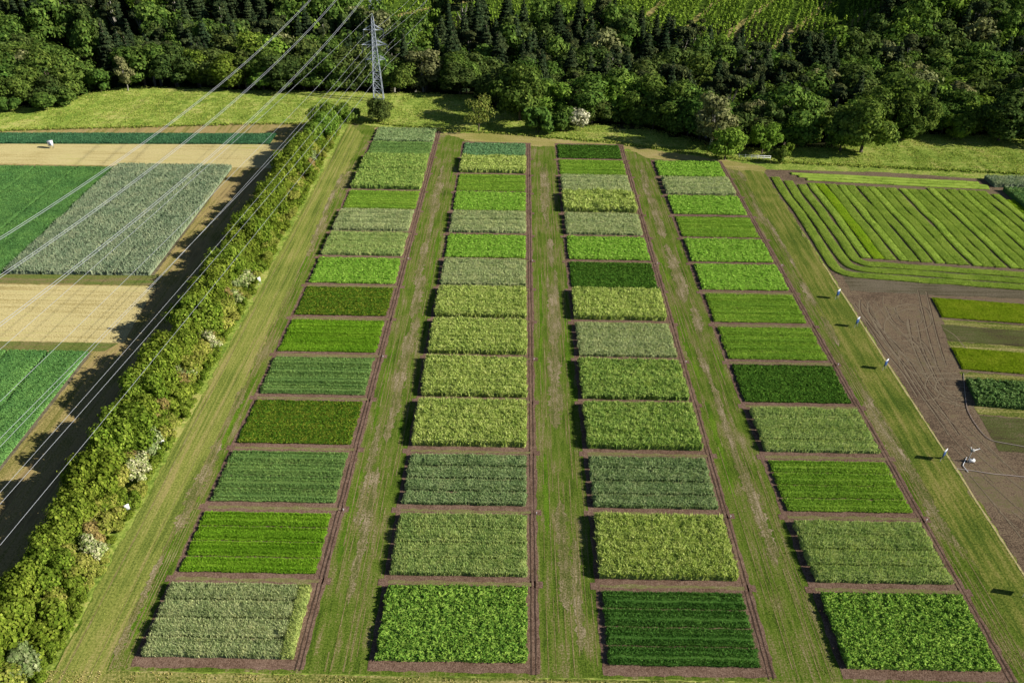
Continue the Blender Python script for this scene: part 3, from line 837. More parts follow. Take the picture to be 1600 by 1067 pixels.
def crown_pine(H, R, n, leaf, rng):
    cs = []; rs = []
    for i in range(9):
        a = rng.uniform(0, 6.28); q = rng.uniform(.1, .75)
        cs.append([R * q * math.cos(a), R * q * math.sin(a), H * rng.uniform(.62, .93)]); rs.append(R * rng.uniform(.3, .5))
    cs = np.array(cs); rs = np.array(rs)
    idx = rng.integers(0, 9, n); u = sphere_pts(n, rng)
    P = cs[idx] + u * (rs[idx] * rng.uniform(.6, 1.05, n))[:, None] * np.array([1, 1, .55])
    nr = u + rng.normal(0, .4, u.shape) + np.array([0, 0, .5])
    return leaf_quads(P, nr, leaf, rng, .5), cs

def trunk_mesh(name, H, r, cs, mat, rng, top=.75, stems=1, zfork=.3, limbs=7):
    b = MB()
    for s in range(stems):
        ox, oy = (0, 0) if stems == 1 else (rng.normal(0, .25), rng.normal(0, .25))
        k = 6
        z = np.linspace(-.4, H * top, k)
        x = ox + np.cumsum(rng.normal(0, .012 * H, k)) * (z > 1) * .6; y = oy + np.cumsum(rng.normal(0, .012 * H, k)) * (z > 1) * .6
        b.tube(np.c_[x, y, z], r / math.sqrt(stems) * np.linspace(1.15, .25, k))
    for c in list(cs)[:limbs]:
        z0 = min(H * zfork + .25 * (c[2] - H * zfork), c[2] * .7)
        p0 = np.array([0, 0, max(.4, z0)])
        p1 = (p0 + np.array(c)) / 2 + np.array([0, 0, -.03 * H])
        b.tube(np.array([p0, p1, c]), np.array([.42, .28, .1]) * r, n=4)
    return b.mesh(name, mat)

bark = flat_mat("bark", A(96, 84, 70, .8), .9, var=.3, scale=1.5)
barkg = flat_mat("pale_bark", A(150, 146, 134, .8), .9, var=.3, scale=1.5)
def lm(name, cols, **kw):
    k = dict(trans=.28, isl=.55, patch_scale=.25, obj_var=1.0, upn=.15); kw2 = {**k, **kw}
    k_ = kw2.pop('k', 1.0)
    return plant_mat(name, [tuple(a * b for a, b in zip(A(*c, k_), (1.16, .94, 1.12, 1) if 'blossom' not in name else (1, 1, .95, 1))) for c in cols], **kw2)
LM = {
 'beech': lm("broadleaf_leaves", [(56,84,32),(78,108,42),(104,132,54)], k=1.22),
 'oak': lm("oak_leaves", [(52,76,34),(74,98,44),(98,120,56)], k=1.12),
 'grey': lm("willow_leaves", [(92,108,62),(118,134,80),(142,154,98)]),
 'bright': lm("fresh_green_leaves", [(70,100,32),(94,126,42),(122,150,58)], k=1.22),
 'spruce': lm("spruce_needles", [(38,58,36),(54,76,44),(76,96,54)], k=.9, trans=.1, obj_var=.8),
 'pine': lm("pine_needles", [(44,62,36),(62,80,44),(86,100,54)], k=.9, trans=.1, obj_var=.8),
 'olive': lm("olive_leaves", [(84,108,44),(108,132,56),(134,148,70)], obj_var=0.0),
 'white': lm("white_blossom", [(128,136,96),(186,184,160),(214,208,190)], obj_var=.3),
 'pink': lm("fading_blossom", [(96,122,58),(140,150,92),(204,198,168)], obj_var=.2, k=1.15),
 'hedge': lm("hedge_leaves", [(70,98,26),(100,130,38),(132,158,58)], obj_var=.5, k=1.02, upn=.2),
 'hedgey': lm("yellow_hedge_leaves", [(96,122,38),(130,148,58),(162,172,86)], obj_var=.5, k=1.1, upn=.3),
 'hedgeg': lm("grey_hedge_leaves", [(84,112,56),(116,142,84),(150,168,116)], obj_var=.4, k=1.2, upn=.3),
 'hedgeb': lm("brown_tinged_leaves", [(104,112,52),(134,132,72),(156,148,92)], obj_var=.4, k=1.05, upn=.3),
}
PROTO = {}
def proto(kind, key, H, R, n, leaf, seed, mat, trunk=bark, **kw):
    rng = np.random.default_rng(seed)
    if kind == 'spruce': V, cs = crown_spruce(H, R, n, leaf, rng); tp = .96
    elif kind == 'pine': V, cs = crown_pine(H, R, n, leaf, rng); tp = .85
    else: V, cs = crown_broad(H, R, n, leaf, rng, **kw); tp = .72
    me = np_mesh("crown", V, np.arange(len(V)).reshape(-1, 4), mat)
    tm = trunk_mesh("trunk", H, max(.07, H * .021), cs, trunk, rng, top=tp, stems=3 if H < 7 and kind == 'broad' else 1, zfork=.15 if H < 7 else .3)
    PROTO.setdefault(key, []).append((me, tm, H, R, V))
sd = 1
for key, mat in (('beech', LM['beech']), ('oak', LM['oak']), ('bright', LM['bright'])):
    for i in range(3):
        proto('broad', key, 15, 6.8 - .3 * i, 9500, .34, sd, mat, lobes=15 + 4 * i, zlo=.03); sd += 1
proto('broad', 'grey', 14, 5.0, 5200, .34, 20, LM['grey'], barkg, lobes=20, zlo=.1)
proto('broad', 'grey', 14, 4.2, 4800, .34, 21, LM['grey'], barkg, lobes=22, zlo=.08)
for i in range(5): proto('spruce', 'spruce', 20, 5.4 - .55 * i, 8000, .44, 30 + i, LM['spruce'])
for i in range(2): proto('pine', 'pine', 19, 3.8, 3400, .42, 40 + i, LM['pine'], barkg)
for i in range(2): proto('broad', 'tallgrey', 19, 4.0, 4600, .40, 45 + i, LM['oak'], barkg, lobes=20, zlo=.25)
proto('broad', 'olive', 10, 4.6, 3400, .26, 50, LM['olive'], lobes=20, zlo=.18, sparse=.35)
proto('broad', 'white', 5, 2.4, 2600, .22, 51, LM['white'], lobes=12, zlo=.05)
for i in range(3): proto('broad', 'bush', 4.5, 2.6, 3600, .24, 55 + i, LM['beech'], lobes=12, zlo=.03)
proto('broad', 'bushbright', 4.5, 2.2, 3000, .24, 58, LM['bright'], lobes=11, zlo=.05)
for i in range(4): proto('broad', 'h_tall', 6.4, 3.1, 9500, .17, 60 + i, LM['hedge'], lobes=15 + i, zlo=.06)
for i in range(3): proto('broad', 'h_yel', 3.6, 2.2, 5200, .15, 66 + i, LM['hedgey'], lobes=11, zlo=.03)
for i in range(2): proto('broad', 'h_low', 3.2, 2.1, 5000, .15, 70 + i, LM['hedge'], lobes=11, zlo=.03)
for i in range(2): proto('broad', 'h_grey', 3.8, 2.1, 5200, .15, 73 + i, LM['hedgeg'], lobes=12, zlo=.03)
proto('broad', 'h_brown', 3.6, 2.0, 4600, .14, 76, LM['hedgeb'], lobes=12, zlo=.03)
proto('broad', 'h_white', 3.6, 1.9, 4600, .14, 77, LM['pink'], lobes=12, zlo=.03)

_r = random.Random(5)
def tree(key, x, y, H, label, cat="tree", name="broadleaf_tree", group=None, wide=1.0, z=None):
    me, tm, H0, R0, _ = _r.choice(PROTO[key])
    s = H / H0
    zz = float(terrain(x, y)) if z is None else z
    t = thing(name, (x, y, zz - .1), label, cat, group, rz=_r.uniform(0, 6.28))
    t.scale = (s * wide, s * wide, s)
    link("crown", me, t); link("trunk", tm, t)
    return t

# --- hedgerow along the left of the plots
gH = "shrubs and small trees of the long hedgerow"
y = 40.0
while y < 200:
    h = _r.uniform(6.6, 9.0)
    tree('h_tall', -54.0 + _r.uniform(-.7, .7), y, h, "tall bushy yellow-green tree on the shadow side of the long hedgerow", "hedge tree", "hedge_tree", gH, wide=_r.uniform(.72, .95))
    y += _r.uniform(2.8, 4.0)
HL = {'h_yel': ("pale yellowish shrub on the plot side of the hedgerow", "hedge_shrub"), 'h_low': ("low fresh green shrub on the plot side of the hedgerow", "hedge_shrub"),
      'h_grey': ("silvery grey-green shrub in the middle of the hedgerow", "hedge_shrub"), 'h_brown': ("brown-tinged shrub in the middle of the hedgerow", "hedge_shrub"),
      'h_white': ("shrub covered in fading cream blossom in the hedgerow", "blossoming_shrub"), 'h_tall': ("tall bushy yellow-green tree on the shadow side of the long hedgerow", "hedge_tree")}
y = 41.0
while y < 214:
    k = _r.choice(['h_yel', 'h_low', 'h_yel', 'h_low', 'h_grey', 'h_brown'])
    tree(k, -51.9 + _r.uniform(-.6, .5), y, _r.uniform(3.2, 4.6), HL[k][0], "shrub", HL[k][1], gH, wide=1.05)
    y += _r.uniform(2.0, 3.0)
y = 40.0
while y < 214:
    k = _r.choice(['h_low', 'h_low', 'h_yel'])
    tree(k, -49.7 + _r.uniform(-.2, .3), y, _r.uniform(1.5, 2.5), HL[k][0], "shrub", HL[k][1], gH, wide=.95)
    y += _r.uniform(1.7, 2.6)
for (px, py, lab) in ((222, 722, "cream-blossomed shrub in the hedgerow just left of a white marker board"), (150, 850, "cream-blossomed shrub in the hedgerow nearest the camera"), (325, 525, "cream-blossomed shrub in the hedgerow level with the mown strip"), (285, 580, "cream-blossomed shrub in the hedgerow beside the lower green field"), (380, 430, "cream-blossomed shrub in the hedgerow level with the rye field's near end"), (360, 460, "cream-blossomed shrub crowding the hedgerow below the rye field")):
    X, Y = at(px, py, 3.0)
    tree('h_white', max(-53.4, min(-50.6, X)), Y, 3.9, lab, "shrub", "blossoming_shrub", gH)
for (X, Y, H, lab) in ((-53.5, 203, 8.0, "taller tree near the far end of the hedgerow"), (-50.8, 209, 9.0, "tall bushy tree at the far end of the hedgerow, second from the end"), (-53.0, 214, 9.5, "tallest bushy tree at the far end of the hedgerow"), (-49.5, 219, 8.0, "last bushy tree closing the far end of the hedgerow")):
    tree('bright', X, Y, H, lab, "hedge tree", "hedge_tree", gH, wide=1.0)

# --- single trees by the meadow and the wood edge
def T(key, px, py, H, label, name="broadleaf_tree", wide=1.0, cat="tree", g=None):
    x, y_, z = at_terrain(px, py)
    return tree(key, x, y_, H, label, cat, name, g, wide, z)
T('oak', 592, 191, 7.2, "dark rounded small tree at the foot of the pylon", wide=1.25)
T('bush', 553, 190, 4.0, "low dark bush between the hedgerow end and the pylon tree", "bush", cat="bush")
T('olive', 748, 206, 10.0, "sparse olive-yellow tree standing alone before the wood edge", wide=.95)
T('bright', 1132, 250, 9.5, "fresh green tree at the corner of the striped field and the meadow", wide=1.1)
T('grey', 1108, 232, 16, "large grey-green willow leaning over the meadow corner", "willow_tree", wide=1.1)
T('grey', 1165, 228, 13, "grey-green willow just right of the leaning willow", "willow_tree")
T('bright', 1190, 240, 9, "yellow-green tree beside the white rail fence", wide=1.1)
T('bush', 1217, 256, 4.2, "small lone bush on the striped field's far edge", "bush", wide=.8, cat="bush")
T('bushbright', 1228, 245, 4.5, "small fresh green bush behind the lone bush", "bush", wide=.8, cat="bush")
T('grey', 1222, 212, 16, "tall pale poplar standing out before the dark wood", "poplar_tree", wide=1.0)
T('white', 903, 205, 7.0, "white-blossomed bush at the wood edge behind the plots", "blossoming_bush", cat="bush")
T('white', 1272, 196, 9.0, "white-blossomed tree in the dark gap of the right wood", "blossoming_tree")
T('beech', 1345, 238, 15.5, "broad rounded dark tree bulging over the right meadow", wide=1.25)
T('beech', 1312, 236, 11.0, "dark rounded tree left of the broad one at the right meadow", wide=1.2)
T('beech', 1425, 214, 13.0, "rounded tree with lit top in the middle of the right meadow edge", wide=1.1)
T('bush', 1413, 218, 6.5, "low round bush below the lit rounded tree", "bush", wide=1.1, cat="bush")
T('bushbright', 1492, 218, 8.0, "low fresh green tree on the right meadow edge", wide=1.1)
T('oak', 1560, 220, 14.0, "wide dark tree at the right meadow edge near the frame side", wide=1.3)
T('oak', 1610, 222, 14.0, "wide dark tree cut by the right side of the picture", wide=1.3)
T('bush', 880, 206, 7.0, "rounded green bush left of the white-blossomed bush", "bush", wide=1.0, cat="bush")
T('bush', 842, 208, 8.0, "rounded olive-green bush at the wood edge behind the plots", "bush", wide=1.0, cat="bush")
T('beech', 812, 188, 17, "massive rounded beech at the wood edge above the second column", wide=1.15)
T('beech', 850, 180, 16, "rounded beech just behind the massive one", wide=1.1)
T('spruce', 905, 175, 16, "spruce with drooping branches rising behind the white-blossomed bush", "spruce_tree")
T('bush', 17, 175, 5.0, "low brownish bush at the far left meadow edge", "bush", wide=1.1, cat="bush")
T('bush', 72, 172, 6.0, "dark bush where the left meadow bends towards the wood", "bush", wide=1.3, cat="bush")
T('bush', 105, 165, 5.0, "second dark bush where the left meadow bends", "bush", wide=1.2, cat="bush")
T('grey', 200, 142, 11.5, "pale slender birch at the left wood edge", "birch_tree", wide=.75)
T('bush', 160, 143, 7.0, "round bush beside the pale slender birch", "bush", wide=1.1, cat="bush")

# --- the wood: a jittered stand of trees, clear of fields and glades
def inpoly(x, y, P):
    c = False; n = len(P)
    for i in range(n):
        x1, y1 = P[i]; x2, y2 = P[(i+1) % n]
        if (y1 > y) != (y2 > y) and x < (x2-x1)*(y-y1)/(y2-y1)+x1: c = not c
    return c
PLANT = [at_terrain(*p)[:2] for p in ((940, -60), (945, 50), (990, 75), (1060, 88), (1150, 108), (1250, 114), (1320, 110), (1368, 84), (1400, -60))]
ORCH = [at_terrain(*p)[:2] for p in ((500, -60), (540, 62), (640, 78), (700, 56), (800, 58), (925, 66), (925, -60))]
GLADE = [at_terrain(*p)[:2] for p in ((-110, 70), (-110, 88), (0, 100), (90, 124), (160, 146), (232, 145), (225, 136), (130, 104), (60, 84))]
SHADE = [at_terrain(*p)[:2] for p in ((690, 150), (735, 148), (740, 132), (700, 128))]
pts = []
sp = 7.4
rr = random.Random(11)
yy = 205.0
while yy < 430:
    xx = -250.0
    while xx < 270:
        x = xx + rr.uniform(-.45, .45) * sp; y = yy + rr.uniform(-.45, .45) * sp
        xx += sp
        e = float(forest_edge(x))
        if y < e + 3.5: continue
        z = float(terrain(x, y))
        px, py = project(x, y, z)
        pt = project(x, y, z + 18)[1]
        if px < -110 or px > 1800 or pt < -150 and py < -60: continue
        if py < -75: continue
        if inpoly(x, y, PLANT) or inpoly(x, y, ORCH) or inpoly(x, y, GLADE): continue
        pts.append((x, y, z, px, py, y - e))
    yy += sp * .9
pts.sort(key=lambda p: p[1])
cntB = cntC = 0
far = []
for (x, y, z, px, py, d) in pts:
    nz = float(vnoise(x / 38.0, y / 30.0, 21)); n2 = rr.random()
    conif = nz > .56
    if d < 15: conif = n2 < .04
    if px < 330 and y > 285: conif = n2 < .8
    if 620 < px < 1280 and d > 26: conif = n2 < .74
    if 620 < px < 1270 and 20 < d < 31: continue
    if px < 160 and py > 70: conif = False
    if px > 1300 and d > 25: conif = n2 < .2
    if d < 8: H = rr.uniform(8, 12)
    elif d < 18: H = rr.uniform(11.5, 16)
    else: H = rr.uniform(13.5, 20)
    if conif:
        key = 'spruce' if rr.random() < .68 else 'pine'
        H = rr.uniform(14, 22) if d > 14 else rr.uniform(11, 15)
        nm = 'spruce_tree' if key == 'spruce' else 'pine_tree'
    else:
        q = rr.random()
        key = 'beech' if q < .42 else 'oak' if q < .72 else 'bright' if q < .84 else 'grey' if q < .9 else 'tallgrey'
        nm = 'broadleaf_tree'
    side = "left of the pylon" if px < 560 else "behind the pylon" if px < 860 else "behind the right-hand columns" if px < 1230 else "on the right above the meadow"
    dep = "at the front of the wood" if d < 16 else "deep in the wood"
    adj = {'spruce': "dark pointed spruce", 'pine': "pine with a bare trunk", 'beech': "rounded mid-green tree", 'oak': "dull dark green tree", 'bright': "fresh green tree", 'grey': "pale grey-green tree", 'tallgrey': "slender tall tree"}[key]
    lab = "%s %s, %s" % (adj, dep, side)
    if (conif and cntC < 290) or (not conif and cntB < 285 - 30):
        tree(key, x, y, H, lab, "tree", nm, "trees of the wood beyond the meadow", wide=rr.uniform(1.1, 1.5) if (d < 18 and not conif) else rr.uniform(1.0, 1.3), z=z)
        if conif: cntC += 1
        else: cntB += 1
    else: far.append((key, x, y, z, H))
# the rest of the wood, far off, reads as one mass
acc = {}
for (key, x, y, z, H) in far:
    me, tm, H0, R0, V = rr.choice(PROTO[key])
    s = H / H0; a = rr.uniform(0, 6.28)
    Q = V.reshape(-1, 4, 3)
    sel = np.random.default_rng(int(x * 7 + y * 3) & 0xffff).random(len(Q)) < .45
    Q = Q[sel]
    c = Q.mean(1, keepdims=True); Q = (c + (Q - c) * 1.35).reshape(-1, 3)
    ca, sa = math.cos(a), math.sin(a)
    W_ = np.c_[(Q[:, 0] * ca - Q[:, 1] * sa) * s + x, (Q[:, 0] * sa + Q[:, 1] * ca) * s + y, Q[:, 2] * s + z]
    acc.setdefault(key, []).append(W_)
Vs = []; mi = []; mats = []
for key, L in acc.items():
    mats.append(PROTO[key][0][0].materials[0]); V = np.concatenate(L)
    Vs.append(V); mi.append(np.full(len(V) // 4, len(mats) - 1))
if Vs:
    V = np.concatenate(Vs)
    o = link("distant_wood", np_mesh("distant_wood", V, np.arange(len(V)).reshape(-1, 4), mats, np.concatenate(mi)))
    tag(o, "far part of the wood reading as one dark green mass", "wood", kind="stuff")
print("TREES", cntB, cntC, len(far))

# --- plantation rows on the far slope
def rows_of_bushes(name, poly, sp_r, sp_b, ang, h, mat, label, seed, leafn=16):
    rg = np.random.default_rng(seed)
    P = np.array(poly); c = P.mean(0); ca, sa = math.cos(ang), math.sin(ang)
    L = 140; out = []
    for u in np.arange(-L, L, sp_r):
        if (u / sp_r) % 9 < 1: continue
        for v in np.arange(-L, L, sp_b):
            x = c[0] + u * ca - v * sa + rg.normal(0, .25); y = c[1] + u * sa + v * ca + rg.normal(0, .25)
            if inpoly(x, y, poly) and rg.random() > .06:
                px, py = project(x, y, float(terrain(x, y)))
                if -60 < px < 1660 and py > -30: out.append((x, y))
    out = np.array(out); z = terrain(out[:, 0], out[:, 1])
    n = len(out) * leafn
    ix = np.repeat(np.arange(len(out)), leafn)
    hh = h * rg.uniform(.6, 1.25, len(out))[ix]
    t = rg.uniform(0, 1, n); th = rg.uniform(0, 6.28, n)
    r_ = hh * .42 * (1 - t * .85)
    C = np.c_[out[ix, 0] + r_ * np.cos(th), out[ix, 1] + r_ * np.sin(th), z[ix] + hh * (.1 + .9 * t)]
    nr = np.c_[np.cos(th), np.sin(th), th * 0 + .7]
    V = leaf_quads(C, nr, .34, rg)
    o = link(name, np_mesh(name, V, np.arange(len(V)).reshape(-1, 4), mat))
    tag(o, label, "plantation", kind="stuff")
pm = plant_mat("young_tree_needles", [A(74, 100, 34, 1.0), A(98, 126, 42, 1.0), A(122, 146, 52, 1.0), A(134, 158, 60, 1.2)], trans=.2, isl=.6, patch_scale=.1, upn=.3)
rows_of_bushes("young_tree_rows", PLANT, 2.0, 1.3, -.35, 2.0, pm, "rows of young trees planted on the far slope at the top right", 1)
rows_of_bushes("orchard_rows", ORCH, 2.6, 1.8, -.5, 1.8, pm, "rows of young bushes in the clearing behind the pylons", 2)
# pale tracks through the plantation
def terr_ribbon(name, pxs, wd, mat, dz=.12):
    P = np.array([at_terrain(*p)[:2] for p in pxs]); 
    d = np.r_[0, np.cumsum(np.linalg.norm(np.diff(P, axis=0), axis=1))]
    t = np.linspace(0, d[-1], max(4, int(d[-1] / 1.5)))
    x = np.interp(t, d, P[:, 0]); y = np.interp(t, d, P[:, 1])
    V, Fc = ribbon_mesh([(np.c_[x, y], wd)])
    V[:, 2] = terrain(V[:, 0], V[:, 1]) + dz
    o = link(name, np_mesh(name, V, Fc, mat)); o["kind"] = "structure"
for k, pts_ in enumerate((((1330, -22), (1245, 45), (1190, 90)), ((1235, -22), (1168, 32), (1110, 80)), ((1150, -22), (1080, 38), (1040, 75)), ((1068, -22), (1010, 26)), ((1420, -15), (1352, 20), (1300, 65)), ((950, 8), (915, 30), (890, 60)), ((580, 34), (680, 12), (780, -6)))):
    terr_ribbon("farm_path" + ("" if k == 0 else ".%03d" % k), pts_, 2.6, M['tanhead'])
# meadow glade visible in the left gap

# ---------------------------------------------------------------- grass tufts (uncountable)
def grass(name, boxes, dens, h, w, mat, label, seed, poly=None, clump=.5, edge_fn=None):
    rg = np.random.default_rng(seed); XY = []
    for (xa, ya, xb, yb) in boxes:
        n = int((xb - xa) * (yb - ya) * dens)
        XY.append(np.c_[rg.uniform(xa, xb, n), rg.uniform(ya, yb, n)])
    XY = np.concatenate(XY)
    g = vnoise(XY[:, 0] / 1.6, XY[:, 1] / (5.0), seed) * .6 + vnoise(XY[:, 0] / .5, XY[:, 1] / 1.5, seed + 1) * .4
    XY = XY[g > clump]
    if edge_fn is not None: XY = XY[edge_fn(XY[:, 0], XY[:, 1])]
    x, y = XY.T; n = len(x); z = terrain(x, y) + .01
    th = rg.uniform(0, 6.28, n); hh = h * rg.uniform(.4, 1.3, n); ww = w * rg.uniform(.6, 1.4, n) / 2
    V = np.empty((n, 4, 3)); ux, uy = np.cos(th) * ww, np.sin(th) * ww
    lx = rg.normal(0, h * .35, n); ly = rg.normal(0, h * .35, n)
    V[:, 0] = np.c_[x - ux, y - uy, z]; V[:, 1] = np.c_[x + ux, y + uy, z]
    V[:, 2] = np.c_[x + lx + ux, y + ly + uy, z + hh]; V[:, 3] = np.c_[x + lx - ux, y + ly - uy, z + hh * .85]
    o = link(name, np_mesh(name, V.reshape(-1, 3), np.arange(n * 4).reshape(-1, 4), mat))
    return tag(o, label, "grass", kind="stuff")
gl = plant_mat("short_grass_blades", [A(84,102,42,1.0), A(108,124,52,1.0), A(132,136,72,1.0), A(158,148,108,1.0)], trans=.2, isl=.5, patch_scale=.6, upn=.5)
gm = plant_mat("meadow_grass_blades", [A(88,112,40,1.1), A(120,140,56,1.1), A(154,162,76,1.1), A(172,162,100,1.1)], trans=.25, isl=.5, patch_scale=.12, upn=.4)
gs = plant_mat("straw_blades", [A(150,142,70,1.0), A(180,166,104,1.0), A(204,190,138,1.0)], trans=.2, isl=.6, patch_scale=.5, upn=.4)
grass("lane_grass", [(-21.6, 51, -15.2, 205), (4.0, 51, 10.4, 200), (29.8, 51, 36.0, 195), (54.8, 51, 63.2, 190)], 16, .05, .08, gl, "short green grass growing in the lanes between the plots", 5, clump=.42)
grass("margin_grass", [(-48.4, 46, -40.8, 212)], 14, .06, .08, gm, "pale green mown grass between the hedgerow and the plots", 6, clump=.44)
grass("stubble_straw", [(-50, 42, 72, 50.1)], 30, .16, .07, gs, "straw stubble along the bottom edge of the picture", 7, clump=.45)
def in_meadow(x, y):
    e = forest_edge(x); lo = np.interp(x, [-300, -141, -73, -40, -22, -8, 27, 53, 64, 130, 300], [207, 212.5, 221.5, 224, 218.5, 217.8, 211.5, 202, 199.5, 194, 190])
    return (y > lo) & (y < e + 6)
grass("meadow_tufts", [(-190, 190, 215, 262)], 9, .2, .15, gm, "rough tufted meadow grass before the wood", 8, clump=.40, edge_fn=in_meadow)
# grassy bank line where the mown headland meets the meadow
bk = []
rgb = np.random.default_rng(4)
for i in range(2600):
    t = rgb.uniform(0, 1); X = -150 + 340 * t
    Y = float(np.interp(X, [-300, -141, -73, -40, -22, -8, 27, 53, 64, 130, 300], [207, 212.8, 221.8, 224.4, 218.8, 218.1, 211.8, 202.4, 199.9, 194.4, 190.4])) + rgb.normal(0, .35)
    bk.append((X, Y, .0))
bk = np.array(bk)
n = len(bk) * 4
C = np.repeat(bk, 4, 0) + rgb.normal(0, .22, (n, 3)) * [1, 1, .5] + [0, 0, .28]
C[:, 2] = np.abs(C[:, 2])
V = leaf_quads(C, rgb.normal(0, 1, (n, 3)) + [0, 0, 1], .2, rgb)
o = link("rough_bank", np_mesh("rough_bank", V, np.arange(len(V)).reshape(-1, 4), gm)); tag(o, "dark rough grass line between the mown headland and the meadow", "grass", kind="stuff")

# ---------------------------------------------------------------- pylons and power lines
steel = flat_mat("galvanised_steel", A(156, 164, 178, 1.0), .5, .3, var=.1)
cable = flat_mat("aluminium_cable", A(176, 180, 188, 1.0), .45, .2, var=.05)
glassm = flat_mat("insulator_glass", A(120, 130, 140, 1.0), .3, 0)
def pylon(x, y, H, ang, levels, base, label, arm=3.6):
    root = thing("pylon", (x, y, float(terrain(x, y))), label, "pylon", "lattice pylons", rz=ang)
    def half(z): 
        t = z / H
        return base / 2 * (1 - t) ** 1.15 + .28 if t < 1 else .05
    legs = MB()
    zs = np.linspace(0, H * .97, 14)
    for sx_ in (-1, 1):
        for sy_ in (-1, 1):
            legs.tube(np.array([[sx_ * half(z), sy_ * half(z), z] for z in zs] + [[0, 0, H + .6]]), .075, n=4)
    link("tower_legs", legs.mesh("tower_legs", steel), root)
    br = MB()
    z = 0.3
    while z < H * .95:
        z2 = min(z + max(1.1, half(z) * 2.0), H * .96); a, b_ = half(z), half(z2)
        for sgn in (-1, 1):
            br.tube(np.array([[-a, sgn * a, z], [b_, sgn * b_, z2]]), .06, n=4); br.tube(np.array([[a, sgn * a, z], [-b_, sgn * b_, z2]]), .06, n=4)
            br.tube(np.array([[sgn * a, -a, z], [sgn * b_, b_, z2]]), .06, n=4); br.tube(np.array([[sgn * a, a, z], [sgn * b_, -b_, z2]]), .06, n=4)
            br.tube(np.array([[-a, sgn * a, z], [a, sgn * a, z]]), .055, n=4)
        z = z2
    link("bracing", br.mesh("bracing", steel), root)
    tips = []
    for lv, (zf, al) in enumerate(levels):
        zz = H * zf
        for sg in (-1, 1):
            am = MB(); h0 = half(zz)
            tip = np.array([sg * al, 0, zz])
            for sy_ in (-1, 1):
                am.tube(np.array([[sg * h0, sy_ * h0, zz], tip]), .085, n=4)
                am.tube(np.array([[sg * h0, sy_ * h0, zz + 1.35], tip]), .075, n=4)
            for f in (.3, .6):
                p = np.array([sg * (h0 + (al - h0) * f), 0, zz]); am.tube(np.array([p, p + [0, 0, 1.35 * (1 - f)]]), .05, n=4)
            arm_o = link("cross_arm", am.mesh("cross_arm", steel), root)
            ins = MB(); ins.tube(np.array([tip, tip + [0, 0, -1.9]]), .07, n=6)
            for q in range(7): ins.tube(np.array([tip + [0, 0, -.3 - q * .22], tip + [0, 0, -.36 - q * .22]]), .17, n=6)
            link("insulator", ins.mesh("insulator", glassm), arm_o)
            tips.append(Vector((*(tip + [0, 0, -1.9]),)))
    Mx = Matrix.Rotation(ang, 4, 'Z')
    base_v = Vector((x, y, float(terrain(x, y))))
    return [base_v + Mx @ t for t in tips], base_v + Vector((0, 0, H + .6))

px_, py_, pz_ = at_terrain(592, 158)
ANG = math.radians(4)
tips, top = pylon(px_, py_, 25.0, ANG, ((.84, 2.9), (.67, 3.7), (.50, 3.0)), 2.6, "tall grey lattice pylon standing on the meadow edge before the wood")
x2, y2, z2 = at_terrain(588, 30)
tipsB, topB = pylon(x2, y2, 34.0, .3, ((.85, 6), (.7, 7.5)), 4.6, "right one of two far pylons behind the wood, its top cut off by the picture")
x3, y3, z3 = at_terrain(547, 22)
tipsC, topC = pylon(x3, y3, 36.0, .3, ((.85, 6), (.7, 7.5)), 4.6, "left one of two far pylons behind the wood, its top cut off by the picture")

def unproj(px, py, z):
    x, y = at(px, py, z); return Vector((x, y, z))
def span(p, q, sag, n=40, off=(0, 0, 0)):
    t = np.linspace(0, 1, n)[:, None]
    P = np.array(p) * (1 - t) + np.array(q) * t
    P[:, 2] -= (4 * sag * t * (1 - t))[:, 0]
    return P + np.array(off)
WIRES = [  # start tip (pylon), pixel and height where the span leaves the left of the picture
]
gW = "thin conductors hung from the lattice pylon"
ends = [ # (tip index or 'top', pixel (x,y), height), toward the camera side
 (0, (0, 608), 19.5), (1, (0, 665), 19.5), (2, (0, 678), 15.5), (3, (0, 766), 15.5), (4, (0, 745), 12.5), (5, (0, 826), 12.5)]
LABW = ["thin conductor crossing the rye field from the pylon's top arm", "thin conductor from the pylon's top right arm over the lower green field", "thin conductor from the pylon's left middle arm", "thin conductor from the pylon's right middle arm above the hedge shadow", "thin conductor from the pylon's lowest left arm", "thin conductor nearest the hedgerow, from the pylon's lowest right arm"]
def wire(name, label, cat, group, paths, rad):
    root = thing(name, Vector(paths[0][0]), label, cat, group)
    for P in paths:
        b = MB(); b.tube(np.asarray(P) - np.asarray(paths[0][0]), rad, n=4)
        link("conductor", b.mesh("conductor", cable, True), root)
for (ti, pxy, zz), lb in zip(ends, LABW):
    s_ = tips[ti]; e_ = unproj(pxy[0], pxy[1], zz)
    e2 = s_ + (e_ - s_) * 1.25; e2.z = e_.z - .2
    # span on the far side, off to the upper right
    d = (s_ - e_); d.z = 0; d.normalize()
    f_ = s_ + d * 190; f_.z += 3
    P1 = span(s_, e2, 1.6); P2 = span(s_, f_, 4.0)
    wire("power_line", lb, "power line", gW, [P1, P2], .026)
e_ = unproj(0, 540, 24.5); e2 = top + (e_ - top) * 1.2; e2.z = e_.z
wire("power_line", "thin earth wire strung from the very top of the pylon", "power line", gW, [span(top, e2, 1.0)], .024)

